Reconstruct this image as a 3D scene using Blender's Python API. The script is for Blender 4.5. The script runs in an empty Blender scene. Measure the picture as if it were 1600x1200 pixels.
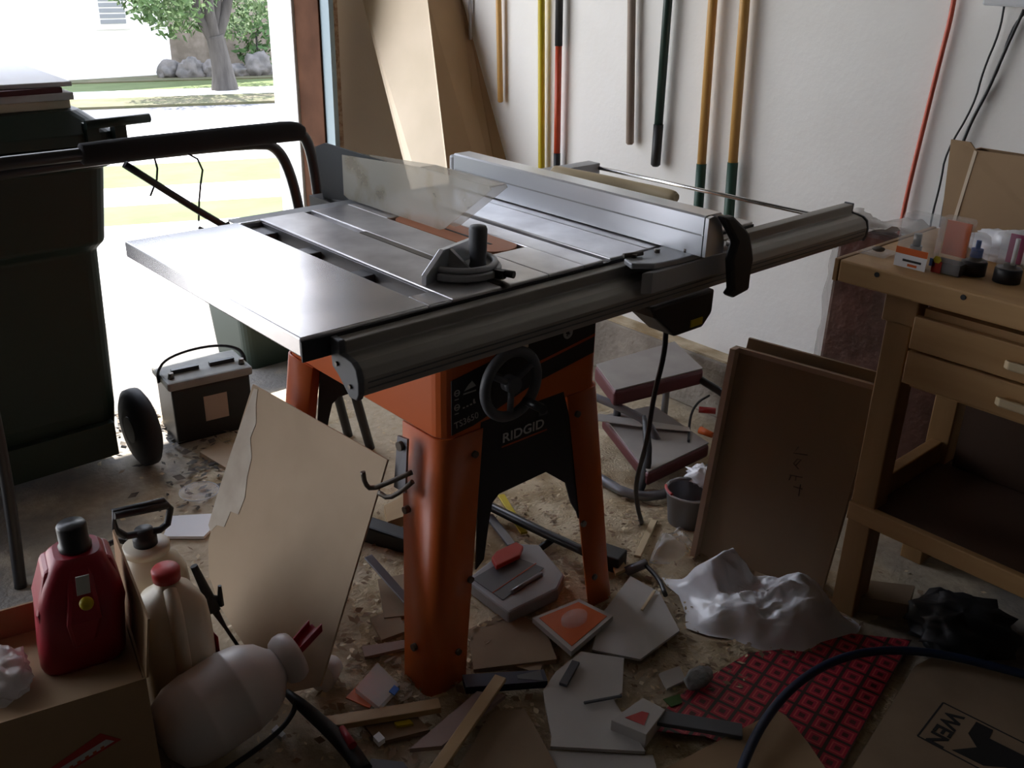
import bpy, bmesh, math, random
from mathutils import Vector, Matrix, noise
random.seed(7)
S = bpy.context.scene
COL = S.collection

# ------------------------------------------------------------------ camera, light, exposure
cam_d = bpy.data.cameras.new('camera'); cam_d.lens = 33.726; cam_d.sensor_width = 36
cam_d.clip_start = .05; cam_d.clip_end = 200
cam = bpy.data.objects.new('camera', cam_d); COL.objects.link(cam)
cam.matrix_world = Matrix(((0.745004, 0.256591, -0.615735, -0.682969), (-0.666660, 0.318329, -0.673966, -1.232977), (0.023072, 0.912594, 0.408215, 1.435377))).to_4x4()
S.camera = cam
vs = S.view_settings
S.display_settings.display_device = 'sRGB'
vs.view_transform = 'Standard'; vs.look = 'None'; vs.gamma = 1; vs.use_curve_mapping = False
vs.exposure = 2.3
W = bpy.data.worlds.new('hazy_sky'); S.world = W; W.use_nodes = True
wn = W.node_tree
bg = wn.nodes['Background']
tcw = wn.nodes.new('ShaderNodeTexCoord'); sep = wn.nodes.new('ShaderNodeSeparateXYZ')
rw = wn.nodes.new('ShaderNodeValToRGB')
rw.color_ramp.elements[0].color = (.95, .96, 1, 1); rw.color_ramp.elements[1].color = (.62, .74, 1, 1)
wn.links.new(tcw.outputs['Generated'], sep.inputs[0]); wn.links.new(sep.outputs['Z'], rw.inputs[0])
wn.links.new(rw.outputs[0], bg.inputs['Color'])
bg.inputs['Strength'].default_value = 1.0
sun_d = bpy.data.lights.new('sun', 'SUN'); sun_d.energy = 3.6; sun_d.angle = .01; sun_d.color = (1, .96, .9)
sun = bpy.data.objects.new('sun', sun_d); COL.objects.link(sun)
sun.rotation_euler = Vector((-.10, -.46, -1)).to_track_quat('-Z', 'Y').to_euler()
S.cycles.max_bounces = 10; S.cycles.diffuse_bounces = 6; S.cycles.glossy_bounces = 4
S.cycles.transmission_bounces = 8; S.cycles.transparent_max_bounces = 12
S.cycles.sample_clamp_indirect = 6; S.cycles.caustics_reflective = False; S.cycles.caustics_refractive = False

# ------------------------------------------------------------------ materials
MATS = {}
def mat(name, col, rough=.6, metal=0, col2=None, scale=8, bump=0, bscale=None, detail=4, stretch=None, contrast=(.35, .65),
        trans=0, alpha=1, ior=1.45, coat=0, spec=None, third=None):
    if name in MATS: return MATS[name]
    m = bpy.data.materials.new(name); m.use_nodes = True; nt = m.node_tree; N = nt.nodes; L = nt.links
    b = N['Principled BSDF']
    b.inputs['Base Color'].default_value = (*col, 1); b.inputs['Roughness'].default_value = rough
    b.inputs['Metallic'].default_value = metal
    if trans: b.inputs['Transmission Weight'].default_value = trans; b.inputs['IOR'].default_value = ior
    if alpha < 1: b.inputs['Alpha'].default_value = alpha
    if coat: b.inputs['Coat Weight'].default_value = coat
    if spec is not None: b.inputs['Specular IOR Level'].default_value = spec
    if col2 or bump:
        tc = N.new('ShaderNodeTexCoord'); mp = N.new('ShaderNodeMapping')
        if stretch: mp.inputs['Scale'].default_value = stretch
        L.new(tc.outputs['Object'], mp.inputs[0])
    if col2:
        t = N.new('ShaderNodeTexNoise'); t.inputs['Scale'].default_value = scale; t.inputs['Detail'].default_value = detail
        L.new(mp.outputs[0], t.inputs['Vector'])
        r = N.new('ShaderNodeValToRGB'); e = r.color_ramp.elements
        e[0].position, e[1].position = contrast; e[0].color = (*col, 1); e[1].color = (*col2, 1)
        if third:
            x = e.new((contrast[0] + contrast[1]) / 2); x.color = (*third, 1)
        L.new(t.outputs['Fac'], r.inputs[0]); L.new(r.outputs[0], b.inputs['Base Color'])
    if bump:
        t2 = N.new('ShaderNodeTexNoise'); t2.inputs['Scale'].default_value = bscale or scale * 3; t2.inputs['Detail'].default_value = 4
        L.new(mp.outputs[0], t2.inputs['Vector'])
        bp = N.new('ShaderNodeBump'); bp.inputs['Strength'].default_value = bump; bp.inputs['Distance'].default_value = .01
        L.new(t2.outputs['Fac'], bp.inputs['Height']); L.new(bp.outputs[0], b.inputs['Normal'])
    MATS[name] = m
    return m

def wood(name, c1, c2, rough=.55, axis='y', scale=6):
    st = {'x': (.12, 1, 1), 'y': (1, .12, 1), 'z': (1, 1, .12)}[axis]
    return mat(name, c1, rough, col2=c2, scale=scale * 4, stretch=st, detail=6, contrast=(.3, .7), bump=.05)

M_wall = mat('painted_plaster', (.86, .84, .80), .85, col2=(.90, .885, .85), scale=3, bump=.12, bscale=55)
M_tan = mat('bare_drywall', (.54, .45, .35), .9, col2=(.60, .50, .39), scale=2, bump=.1, bscale=60)
M_ceil = mat('low_bounce_ceiling', (.07, .06, .05), .9)  # unseen ceiling, near black to cut bounced light
M_store = mat('low_bounce_wall', (.04, .03, .025), .9, col2=(.06, .05, .04), scale=2)  # unseen side and back walls, darkened to keep bounce off the foreground
M_conc = mat('stem_concrete', (.25, .215, .175), .9, col2=(.40, .35, .29), scale=7, bump=.5, bscale=60)
M_dust = mat('sawdust', (.36, .26, .14), .95, col2=(.66, .55, .38), scale=10, bump=.6, bscale=150)
M_white = mat('white_trim', (.75, .74, .72), .6)
M_jamb = mat('stained_jamb', (.05, .022, .012), .95, col2=(.08, .036, .02), scale=6, spec=.1)
M_osb = mat('raw_drywall_edge', (.25, .14, .08), .9, col2=(.42, .30, .2), scale=60, bump=.4)
M_zinc = mat('galvanized_steel', (.15, .19, .21), .45, .6)
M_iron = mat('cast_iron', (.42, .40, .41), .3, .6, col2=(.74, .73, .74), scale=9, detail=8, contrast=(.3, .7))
M_ironB = mat('cast_iron_glare', (.62, .62, .65), .24, .7, col2=(.86, .85, .87), scale=7, detail=8, contrast=(.3, .7))  # wing iron lightened to carry the sky's reflection
M_ironD = mat('cast_iron_dark', (.030, .030, .032), .5, .4)  # brackets; also the painted shade along the table's front edges
M_alu = mat('grey_aluminium', (.29, .275, .25), .5, .35, col2=(.33, .31, .28), scale=60, stretch=(.02, 1, 1))
M_fence = mat('pale_aluminium', (.84, .87, .92), .32, .8)
M_cast = mat('grey_casting', (.46, .47, .49), .5, .3)
M_black = mat('black_plastic', (.014, .014, .016), .5)
M_blackS = mat('black_satin', (.022, .022, .024), .35)
M_dgrey = mat('dark_grey_plastic', (.09, .095, .105), .5)
M_orange = mat('orange_paint', (.62, .12, .02), .38, col2=(.66, .14, .025), scale=2)
M_orangeI = mat('orange_insert', (.60, .22, .10), .5)
M_bolt = mat('bolt_steel', (.16, .14, .12), .4, .8)
M_chrome = mat('bright_steel', (.75, .75, .75), .22, 1)
M_ink = mat('label_white', (.55, .55, .52), .6)
M_inkO = mat('label_orange', (.55, .10, .03), .6)
M_card = mat('cardboard', (.36, .235, .13), .85, col2=(.40, .265, .15), scale=5, bump=.05)
M_cardL = mat('cardboard_pale_lit', (.74, .62, .46), .85, col2=(.80, .67, .51), scale=5)  # pale card; on the tall carton's flap the lightness is painted door light
M_cardD = mat('cardboard_old', (.24, .165, .10), .85, col2=(.30, .21, .13), scale=7, bump=.08)
M_hb = mat('hardboard', (.46, .34, .22), .75, col2=(.52, .39, .26), scale=5, detail=8, bump=.05)
M_mdf = mat('fibreboard', (.32, .23, .145), .75, col2=(.36, .26, .165), scale=3)
M_mdfE = mat('fibreboard_edge', (.50, .36, .26), .8)
M_pine = wood('bench_pine', (.42, .235, .09), (.52, .315, .135), axis='y')
M_pineV = wood('bench_pine_upright', (.31, .17, .065), (.39, .22, .09), axis='z')
M_birch = wood('pale_wood', (.60, .47, .28), (.68, .55, .34), axis='y')
M_lath = wood('lath_wood', (.42, .27, .12), (.52, .35, .18), axis='x')
M_han = mat('honey_handle', (.55, .30, .08), .45, col2=(.62, .35, .11), scale=20, stretch=(1, 1, .1))
M_grip = mat('green_grip', (.02, .07, .045), .5)
M_dgreen = mat('dark_green_pole', (.01, .035, .028), .35)
M_greyw = mat('weathered_handle', (.25, .19, .15), .7, col2=(.33, .26, .21), scale=20, stretch=(1, 1, .1))
M_yel = mat('yellow_plastic', (.55, .42, .01), .45)
M_redO = mat('orange_red_fibreglass', (.48, .06, .02), .4)
M_bin = mat('bin_green', (.011, .030, .022), .5)
M_tyre = mat('tyre_rubber', (.012, .011, .012), .7)
M_tube = mat('black_tube', (.016, .015, .017), .4)
M_foam = mat('foam_grip', (.016, .015, .017), .9)
M_gas = mat('red_poly', (.36, .012, .03), .4)
M_cream = mat('cream_poly', (.62, .56, .44), .42)
M_tank = mat('white_poly', (.62, .58, .56), .38)
M_redcap = mat('red_cap', (.45, .03, .03), .45)
M_paper = mat('paper_white', (.85, .85, .86), .8)
M_bag = mat('white_film', (.86, .86, .89), .25)
M_film = mat('clear_film', (.85, .85, .85), .15, alpha=.35)
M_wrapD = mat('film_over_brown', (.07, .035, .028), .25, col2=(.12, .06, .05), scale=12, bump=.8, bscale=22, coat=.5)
M_clear = mat('clear_plastic', (.85, .86, .87), .08, alpha=.20)
M_hose = mat('blue_hose', (.012, .026, .065), .4)
M_red = mat('red_paint', (.45, .03, .02), .5)
M_vinyl = mat('maroon_vinyl', (.11, .02, .025), .5)
M_padtop = mat('dusty_vinyl', (.30, .27, .25), .85, col2=(.36, .33, .30), scale=8)
M_frame = mat('grey_tube', (.20, .20, .22), .4, .5)
M_lead = mat('battery_case', (.012, .013, .013), .45)
M_leadtop = mat('dusty_battery_top', (.30, .30, .28), .8, col2=(.40, .39, .36), scale=14)
M_stick = mat('paper_label', (.50, .40, .32), .7)
M_cord = mat('black_cord', (.015, .015, .017), .5)
M_ocord = mat('orange_cord', (.62, .11, .06), .45)
M_pebble = mat('grey_stone', (.18, .18, .18), .9, col2=(.28, .27, .26), scale=30, bump=.4)
M_blue = mat('blue_plastic', (.02, .13, .5), .4)
M_pink = mat('magenta_card', (.35, .03, .13), .5)
M_orb = mat('orange_card', (.65, .12, .015), .5)
M_ivory = mat('ivory_board', (.48, .45, .42), .7, col2=(.55, .52, .48), scale=5)
M_pinkE = mat('board_edge', (.34, .24, .21), .8)
M_grass = mat('lawn_grass', (.075, .105, .03), .9, col2=(.10, .135, .045), scale=3, bump=.4)
M_dry = mat('dry_grass', (.07, .075, .03), .9, col2=(.11, .095, .055), scale=4, bump=.4)
M_drive = mat('pale_concrete', (.62, .61, .59), .85, col2=(.68, .67, .65), scale=2)
M_street = mat('asphalt', (.095, .095, .105), .9, col2=(.12, .12, .13), scale=3)
M_house = mat('white_siding', (.85, .84, .82), .7)
M_stone = mat('stone_veneer', (.15, .125, .095), .9, col2=(.26, .22, .18), scale=5, bump=.4)
M_winP = mat('blind_white', (.20, .21, .22), .5)
M_bark = mat('bark', (.045, .04, .036), .9, col2=(.075, .068, .062), scale=12, bump=.6, stretch=(1, 1, .2))
M_leaf = mat('tree_leaf', (.035, .075, .016), .7, col2=(.07, .125, .03), scale=3)
M_leafB = mat('shrub_leaf', (.03, .075, .014), .7, col2=(.055, .11, .025), scale=3)
M_rock = mat('boulder', (.09, .085, .08), .9, col2=(.17, .155, .145), scale=6, bump=.5)
M_dead = mat('dead_leaf', (.06, .05, .04), .9, col2=(.16, .13, .10), scale=30)

def floor_mat():
    m = bpy.data.materials.new('dusty_concrete'); m.use_nodes = True; nt = m.node_tree; N = nt.nodes; L = nt.links
    b = N['Principled BSDF']; b.inputs['Roughness'].default_value = .85
    tc = N.new('ShaderNodeTexCoord')
    def nz(sc, d=5):
        t = N.new('ShaderNodeTexNoise'); t.inputs['Scale'].default_value = sc; t.inputs['Detail'].default_value = d
        L.new(tc.outputs['Object'], t.inputs['Vector']); return t
    base = N.new('ShaderNodeValToRGB'); base.color_ramp.elements[0].color = (.15, .135, .12, 1); base.color_ramp.elements[1].color = (.27, .25, .225, 1)
    L.new(nz(3).outputs['Fac'], base.inputs[0])
    dcol = N.new('ShaderNodeValToRGB'); dcol.color_ramp.elements[0].color = (.36, .27, .16, 1); dcol.color_ramp.elements[1].color = (.60, .51, .37, 1)
    L.new(nz(40, 8).outputs['Fac'], dcol.inputs[0])
    # sawdust lies round the saw: its spread is measured from the saw's stand
    sub = N.new('ShaderNodeVectorMath'); sub.operation = 'DISTANCE'; sub.inputs[1].default_value = (.85, .45, 0)
    L.new(tc.outputs['Object'], sub.inputs[0])
    mr = N.new('ShaderNodeMapRange'); mr.inputs['From Min'].default_value = 1.5; mr.inputs['From Max'].default_value = .3
    L.new(sub.outputs['Value'], mr.inputs['Value'])
    ad = N.new('ShaderNodeMath'); ad.operation = 'ADD'; n2 = nz(5, 6)
    L.new(mr.outputs[0], ad.inputs[0]); L.new(n2.outputs['Fac'], ad.inputs[1])
    rp = N.new('ShaderNodeValToRGB'); rp.color_ramp.elements[0].position = .62; rp.color_ramp.elements[1].position = .95
    L.new(ad.outputs[0], rp.inputs[0])
    mx = N.new('ShaderNodeMixRGB'); L.new(rp.outputs[0], mx.inputs[0]); L.new(base.outputs[0], mx.inputs[1]); L.new(dcol.outputs[0], mx.inputs[2])
    L.new(mx.outputs[0], b.inputs['Base Color'])
    bp = N.new('ShaderNodeBump'); bp.inputs['Strength'].default_value = .5; bp.inputs['Distance'].default_value = .01
    L.new(nz(70, 6).outputs['Fac'], bp.inputs['Height']); L.new(bp.outputs[0], b.inputs['Normal'])
    return m

def red_mat():
    # red wrapping paper printed with rows of dark-ringed squares
    m = bpy.data.materials.new('red_printed_paper'); m.use_nodes = True; nt = m.node_tree; N = nt.nodes; L = nt.links
    b = N['Principled BSDF']; b.inputs['Roughness'].default_value = .45
    tc = N.new('ShaderNodeTexCoord'); mp = N.new('ShaderNodeMapping'); mp.inputs['Rotation'].default_value = (0, 0, -.204); mp.inputs['Scale'].default_value = (22, 22, 22)
    L.new(tc.outputs['Object'], mp.inputs[0])
    fr = N.new('ShaderNodeVectorMath'); fr.operation = 'FRACTION'; L.new(mp.outputs[0], fr.inputs[0])
    su = N.new('ShaderNodeVectorMath'); su.operation = 'SUBTRACT'; su.inputs[1].default_value = (.5, .5, .5); L.new(fr.outputs[0], su.inputs[0])
    ab = N.new('ShaderNodeVectorMath'); ab.operation = 'ABSOLUTE'; L.new(su.outputs[0], ab.inputs[0])
    sp = N.new('ShaderNodeSeparateXYZ'); L.new(ab.outputs[0], sp.inputs[0])
    mxm = N.new('ShaderNodeMath'); mxm.operation = 'MAXIMUM'; L.new(sp.outputs[0], mxm.inputs[0]); L.new(sp.outputs[1], mxm.inputs[1])
    r = N.new('ShaderNodeValToRGB'); r.color_ramp.interpolation = 'CONSTANT'; e = r.color_ramp.elements
    e[0].position = 0; e[0].color = (.10, .02, .02, 1); e[1].position = .42; e[1].color = (.05, .03, .025, 1)
    for p, c in ((.13, (.42, .02, .05)), (.25, (.62, .09, .09)), (.31, (.42, .015, .04))):
        x = e.new(p); x.color = (*c, 1)
    L.new(mxm.outputs[0], r.inputs[0]); L.new(r.outputs[0], b.inputs['Base Color'])
    return m

# ------------------------------------------------------------------ mesh building
class MB:
    def __init__(s): s.v = []; s.f = []; s.sm = []
    def add(s, vs, fs, smooth=False):
        k = len(s.v); s.v += [Vector(p) for p in vs]; s.f += [[i + k for i in f] for f in fs]; s.sm += [smooth] * len(fs); return s
    def hexa(s, p):   # 8 points: bottom ring 4, top ring 4
        return s.add(p, [(3, 2, 1, 0), (4, 5, 6, 7), (0, 1, 5, 4), (1, 2, 6, 5), (2, 3, 7, 6), (3, 0, 4, 7)])
    def box(s, x0, x1, y0, y1, z0, z1):
        return s.hexa([(x0, y0, z0), (x1, y0, z0), (x1, y1, z0), (x0, y1, z0), (x0, y0, z1), (x1, y0, z1), (x1, y1, z1), (x0, y1, z1)])
    def obox(s, c, size, rot=(0, 0, 0)):
        from mathutils import Euler
        R = Euler(rot).to_matrix(); c = Vector(c); a, b, d = (q / 2 for q in size)
        return s.hexa([c + R @ Vector(q) for q in ((-a, -b, -d), (a, -b, -d), (a, b, -d), (-a, b, -d), (-a, -b, d), (a, -b, d), (a, b, d), (-a, b, d))])
    def prism(s, poly, ext, smooth=False):
        n = len(poly); e = Vector(ext); P = [Vector(p) for p in poly]
        nrm = Vector((0, 0, 0))
        for i in range(n): nrm += P[i].cross(P[(i + 1) % n])
        if nrm.dot(e) > 0: P = P[::-1]
        s.add(P + [p + e for p in P], [tuple(range(n)), tuple(range(2 * n - 1, n - 1, -1))])
        k = len(s.v) - 2 * n
        s.f += [[k + i, k + n + i, k + n + (i + 1) % n, k + (i + 1) % n] for i in range(n)]; s.sm += [smooth] * n
        return s
    def loft(s, rings, closed=True, caps=True, smooth=True):
        n = len(rings[0]); vs = [p for r in rings for p in r]; fs = []
        for j in range(len(rings) - 1):
            for i in range(n if closed else n - 1):
                fs.append((j * n + i, j * n + (i + 1) % n, (j + 1) * n + (i + 1) % n, (j + 1) * n + i))
        k = len(s.v); s.add(vs, fs, smooth)
        if caps:
            s.f += [[k + i for i in range(n)][::-1], [k + (len(rings) - 1) * n + i for i in range(n)]]; s.sm += [False, False]
        return s
    def tube(s, pts, r, seg=12, smooth_path=0, caps=True, flat=1.0):
        P = [Vector(p) for p in pts]
        R = list(r) if isinstance(r, (list, tuple)) else [r] * len(P)
        for _ in range(smooth_path):
            Q = [P[0]]; T = [R[0]]
            for i in range(len(P) - 1):
                Q += [P[i] * .75 + P[i + 1] * .25, P[i] * .25 + P[i + 1] * .75]; T += [R[i] * .75 + R[i + 1] * .25, R[i] * .25 + R[i + 1] * .75]
            P = Q + [P[-1]]; R = T + [R[-1]]
        rings = []; n = None
        for i, p in enumerate(P):
            d = (P[min(i + 1, len(P) - 1)] - P[max(i - 1, 0)])
            if d.length < 1e-9: d = Vector((0, 0, 1))
            d.normalize()
            if n is None: n = d.orthogonal().normalized()
            else:
                n = n - d * n.dot(d); n = n.normalized() if n.length > 1e-6 else d.orthogonal().normalized()
            b = d.cross(n)
            rings.append([p + n * (R[i] * math.cos(2 * math.pi * k / seg)) + b * (R[i] * flat * math.sin(2 * math.pi * k / seg)) for k in range(seg)])
        return s.loft(rings, caps=caps)
    def cyl(s, a, b, r, seg=20, r2=None): return s.tube([a, b], [r, r if r2 is None else r2], seg)
    def lathe(s, prof, base, axis=(0, 0, 1), seg=28, squash=(1, 1)):
        d = Vector(axis).normalized(); n = d.orthogonal().normalized() if abs(d.z) < .99 else Vector((1, 0, 0)); b = d.cross(n); o = Vector(base)
        rings = [[o + d * z + n * (max(r, 1e-4) * squash[0] * math.cos(2 * math.pi * k / seg)) + b * (max(r, 1e-4) * squash[1] * math.sin(2 * math.pi * k / seg)) for k in range(seg)] for r, z in prof]
        return s.loft(rings)
    def torus(s, c, axis, R, r, seg=32, sg=10, a0=0, a1=2 * math.pi):
        d = Vector(axis).normalized(); n = d.orthogonal().normalized(); b = d.cross(n); c = Vector(c)
        full = abs(a1 - a0 - 2 * math.pi) < 1e-6
        pts = [c + n * R * math.cos(a0 + (a1 - a0) * k / seg) + b * R * math.sin(a0 + (a1 - a0) * k / seg) for k in range(seg + 1)]
        return s.tube(pts, r, sg, caps=not full)
    def build(s, name, m, parent=None, bevel=0, origin=None, sub=0, bseg=2, auto=False):
        me = bpy.data.meshes.new(name)
        if parent is not None: o0 = ORG[parent.name]
        elif origin is not None: o0 = Vector(origin)
        else:
            xs = [p.x for p in s.v]; ys = [p.y for p in s.v]; zs = [p.z for p in s.v]
            o0 = Vector(((min(xs) + max(xs)) / 2, (min(ys) + max(ys)) / 2, min(zs)))
        me.from_pydata([p - o0 for p in s.v], [], s.f)
        me.polygons.foreach_set('use_smooth', s.sm)
        bm = bmesh.new(); bm.from_mesh(me); bmesh.ops.recalc_face_normals(bm, faces=bm.faces); bm.to_mesh(me); bm.free()
        for q in (m if isinstance(m, (list, tuple)) else [m]): me.materials.append(q)
        o = bpy.data.objects.new(name, me); COL.objects.link(o)
        if parent is not None: o.parent = parent; ORG[o.name] = o0
        else: o.location = o0; ORG[o.name] = o0
        if bevel:
            q = o.modifiers.new('edge_rounding', 'BEVEL'); q.width = bevel; q.segments = bseg; q.limit_method = 'ANGLE'; q.angle_limit = .6
        if sub:
            q = o.modifiers.new('smoothing', 'SUBSURF'); q.levels = sub; q.render_levels = sub
        return o
ORG = {}
def tag(o, label, cat, group=None, kind=None):
    o['label'] = label; o['category'] = cat
    if group: o['group'] = group
    if kind: o['kind'] = kind
    return o
def thing(name, label, cat, loc, group=None):
    o = bpy.data.objects.new(name, None); COL.objects.link(o); o.location = loc; o.empty_display_size = .05
    ORG[o.name] = Vector(loc); return tag(o, label, cat, group)
def struct(o):
    o['kind'] = 'structure'; return o
def lab(o, label): o['label'] = label; return o
def text_mesh(name, s, size, m, o, xd, yd, parent, squeeze=1, bold=0):
    cu = bpy.data.curves.new(name, 'FONT'); cu.body = s; cu.size = size; cu.extrude = .0004; cu.offset = bold; cu.resolution_u = 3
    t = bpy.data.objects.new('tmp_text', cu); COL.objects.link(t)
    dg = bpy.context.evaluated_depsgraph_get()
    me = bpy.data.meshes.new_from_object(t.evaluated_get(dg)); bpy.data.objects.remove(t); bpy.data.curves.remove(cu)
    xd = Vector(xd).normalized(); yd = Vector(yd).normalized(); zd = xd.cross(yd); o = Vector(o); o0 = ORG[parent.name]
    for v in me.vertices:
        v.co = o + xd * v.co.x * squeeze + yd * v.co.y + zd * v.co.z - o0
    me.name = name; me.materials.clear(); me.materials.append(m)
    ob = bpy.data.objects.new(name, me); COL.objects.link(ob); ob.parent = parent; ORG[ob.name] = o0
    return ob
def V(*a): return Vector(a)
def rrect(x0, x1, y0, y1, z, r, seg=5):
    out = []
    for cx, cy, a in ((x1 - r, y1 - r, 0), (x0 + r, y1 - r, 90), (x0 + r, y0 + r, 180), (x1 - r, y0 + r, 270)):
        for k in range(seg + 1):
            t = math.radians(a + 90 * k / seg); out.append(Vector((cx + r * math.cos(t), cy + r * math.sin(t), z)))
    return out
def blob(mb, c, rad, seed=0, n=24, m_=16, amp=.25, freq=3, zmin=None, rot=0):
    c = Vector(c); ca, sa = math.cos(rot), math.sin(rot); vs = []; fs = []
    for j in range(m_ + 1):
        th = math.pi * j / m_
        for i in range(n):
            ph = 2 * math.pi * i / n
            d = Vector((math.sin(th) * math.cos(ph), math.sin(th) * math.sin(ph), math.cos(th)))
            k = 1 + amp * noise.fractal(d * freq + Vector((seed * 7.1, seed * 3.3, seed)), 1, 2, 4)
            p = Vector((d.x * rad[0] * k, d.y * rad[1] * k, d.z * rad[2] * k))
            p = Vector((p.x * ca - p.y * sa, p.x * sa + p.y * ca, p.z)) + c
            if zmin is not None and p.z < zmin: p.z = zmin + random.uniform(0, .0005)
            vs.append(p)
    for j in range(m_):
        for i in range(n):
            fs.append((j * n + i, (j + 1) * n + i, (j + 1) * n + (i + 1) % n, j * n + (i + 1) % n))
    mb.add(vs, fs, True); return mb
def slab(pts, t):   # flat piece whose upper outline is pts (x, y, z), t thick downwards
    return MB().prism([Vector(p) for p in pts], (0, 0, -t))

# ------------------------------------------------------------------ the garage
XW, YD, XJ, HD = 1.9, 2.3, 1.45, 2.12
struct(MB().box(-4.2, XW, -3.5, YD + .36, -.1, 0).build('floor', floor_mat(), origin=(0, 0, 0)))
struct(MB().box(XW, XW + .12, -3.5, YD + .16, -.1, 2.6).build('wall_right', M_wall, origin=(XW, 0, 0)))
struct(MB().box(-4.32, -4.2, -3.5, YD + .16, -.1, 2.6).build('wall_left', M_store))
struct(MB().box(-4.32, XW + .12, -3.62, -3.5, -.1, 2.6).build('wall_back', M_store))
wf = MB(); wf.box(XJ + .0455, XW, YD, YD + .16, 0, 2.6); wf.box(-4.2, -3.7, YD, YD + .16, 0, 2.6); wf.box(-3.7, XJ + .0455, YD, YD + .16, HD, 2.6)
struct(wf.build('wall_front', M_tan, origin=(XJ, YD, 0)))
struct(MB().box(-4.32, XW + .12, -3.62, YD + .16, 2.6, 2.7).build('ceiling', M_ceil))
struct(MB().box(XW - .065, XW, -3.5, YD, 0, .205).build('trim_1', M_conc, origin=(XW, 0, 0), bevel=.008))
struct(MB().box(XW - .062, XW, -3.5, YD - .02, .2052, .213).build('trim_2', M_dust, origin=(XW, 0, .2)))
struct(MB().box(XJ, XJ + .045, YD - .012, YD + .175, 0, HD).build('trim_3', M_jamb, bevel=.003))
struct(MB().box(XJ - .012, XJ + .3, YD + .176, YD + .37, -.05, HD + .3).build('trim_4', M_white, bevel=.004))
struct(MB().box(XJ + .0455, XJ + .088, YD - .014, YD, 0, 2.5).build('trim_5', M_osb))
tr = thing('door_track', 'galvanized steel overhead door track fixed upright beside the brown jamb', 'door track', (1.468, YD - .05, .02))
t = MB(); t.box(1.458, 1.461, YD - .075, YD - .013, .02, 2.3); t.box(1.458, 1.479, YD - .0775, YD - .075, .02, 2.3); t.box(1.477, 1.479, YD - .075, YD - .05, .02, 2.3)
t.build('rail_channel', M_zinc, tr)
for z in (.3, .95, 1.6, 2.2): MB().box(1.461, 1.476, YD - .045, YD - .0125, z, z + .05).build('bracket', M_zinc, tr)

# ------------------------------------------------------------------ outside, seen through the open door
def gz(y): return -.04 * (y - 2.5)
SD = V(.912, -.41, 0)                                        # direction of the street
def strip(name, near, far, m, dz=0):
    # ground between two parallel lines, run far out to one side and up to the garage front on the other
    def ext(l):
        if l is Lg: return None
        c = (V(*l[0]) + V(*l[1])) / 2; q = c + SD * ((c.y - YD - .371) / -SD.y); return c - SD * 11, (q if (q - c).length < 9 else c + SD * 9)
    f = ext(far); n = ext(near) or (V(-9, YD + .371, 0), V(f[1].x - .01, YD + .371, 0))
    P = [(p.x, p.y, gz(p.y) + dz) for p in (n[0], n[1], f[1], f[0])]
    return struct(MB().prism([V(*p) for p in P], (0, 0, -.06)).build(name, m, origin=(0, 0, 0)))
L1 = ((1.444, 4.982, -0.099), (2.435, 4.593, -0.084)); L0 = ((1.261, 4.493, -0.080), (2.121, 4.027, -0.061))
L2 = ((1.675, 5.603, -0.124), (2.753, 5.167, -0.107)); L3 = ((2.041, 6.585, -0.163), (3.214, 5.998, -0.140)); L4 = ((3.202, 9.246, -0.270), (4.638, 8.567, -0.243)); L5 = ((3.764, 10.692, -0.328), (5.425, 9.987, -0.299))
L6 = ((4.135, 11.648, -0.366), (5.949, 10.933, -0.337)); L7 = ((4.497, 12.580, -0.403), (6.415, 11.773, -0.371)); L8 = ((5.038, 13.973, -0.459), (6.947, 12.732, -0.409)); L9 = ((8.102, 21.861, -0.774), (11.106, 20.236, -0.709))
Lg = ((-6, YD + .371, 0), (3.5, YD + .371, 0))
strip('driveway', Lg, L0, M_drive); strip('lawn_edge', L0, L1, M_grass); strip('path', L1, L2, M_drive); strip('lawn', L2, L3, M_grass)
strip('sidewalk', L3, L4, M_drive); strip('street', L4, L5, M_street, -.03); strip('verge', L5, L6, M_dry); strip('footpath', L6, L7, M_drive)
strip('lawn_far', L7, L8, M_grass); strip('garden_bed', L8, L9, M_dry, .02)
def leafcloud(mb, c, rad, n, s, seed):
    R = random.Random(seed); c = Vector(c)
    for _ in range(n):
        d = Vector((R.gauss(0, 1), R.gauss(0, 1), R.gauss(0, 1))).normalized() * (R.random() ** .35)
        p = c + Vector((d.x * rad[0], d.y * rad[1], d.z * rad[2]))
        a = Vector((R.uniform(-1, 1), R.uniform(-1, 1), R.uniform(-1, 1))).normalized(); b = a.orthogonal().normalized(); k = s * R.uniform(.6, 1.4)
        mb.add([p - a * k, p + b * k * .5, p + a * k, p - b * k * .5], [(0, 1, 2, 3)])
    return mb
hy = 14.6; hb = V(6.13, hy, 0)
hs = thing('house', 'white sided house with stone veneer corner across the street', 'house', (hb.x, hy, gz(hy)))
hx = hb.x
MB().box(hx - 14, hx, hy, hy + 6, gz(hy) - .3, 2.9).build('siding_wall', M_house, hs)
MB().box(hx, hx + 9, hy + .3, hy + 6, gz(hy) - .3, 2.9).build('stone_wall', M_stone, hs)
wp = V(5.06, hy, .33); wq = V(5.45, hy, .33)
f = MB().box(wp.x - .08, wq.x + .08, hy - .05, hy - .001, wp.z - .08, wp.z + 1.5).build('window', M_white, hs)
p = MB()
for k in range(18): p.box(wp.x, wq.x, hy - .062, hy - .052, wp.z + k * .08, wp.z + k * .08 + .06)
p.build('blind', M_winP, f)
MB().box(hx - 14.4, hx + 9, hy - .4, hy + 6, 2.9, 3.05).build('roof', M_street, hs)
tb = Vector((5.623, 11.744, -0.370)); tb.z = gz(tb.y)
tt = thing('street_tree', 'grey trunked tree in the verge with branches forking above the frame', 'tree', tb)
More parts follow.
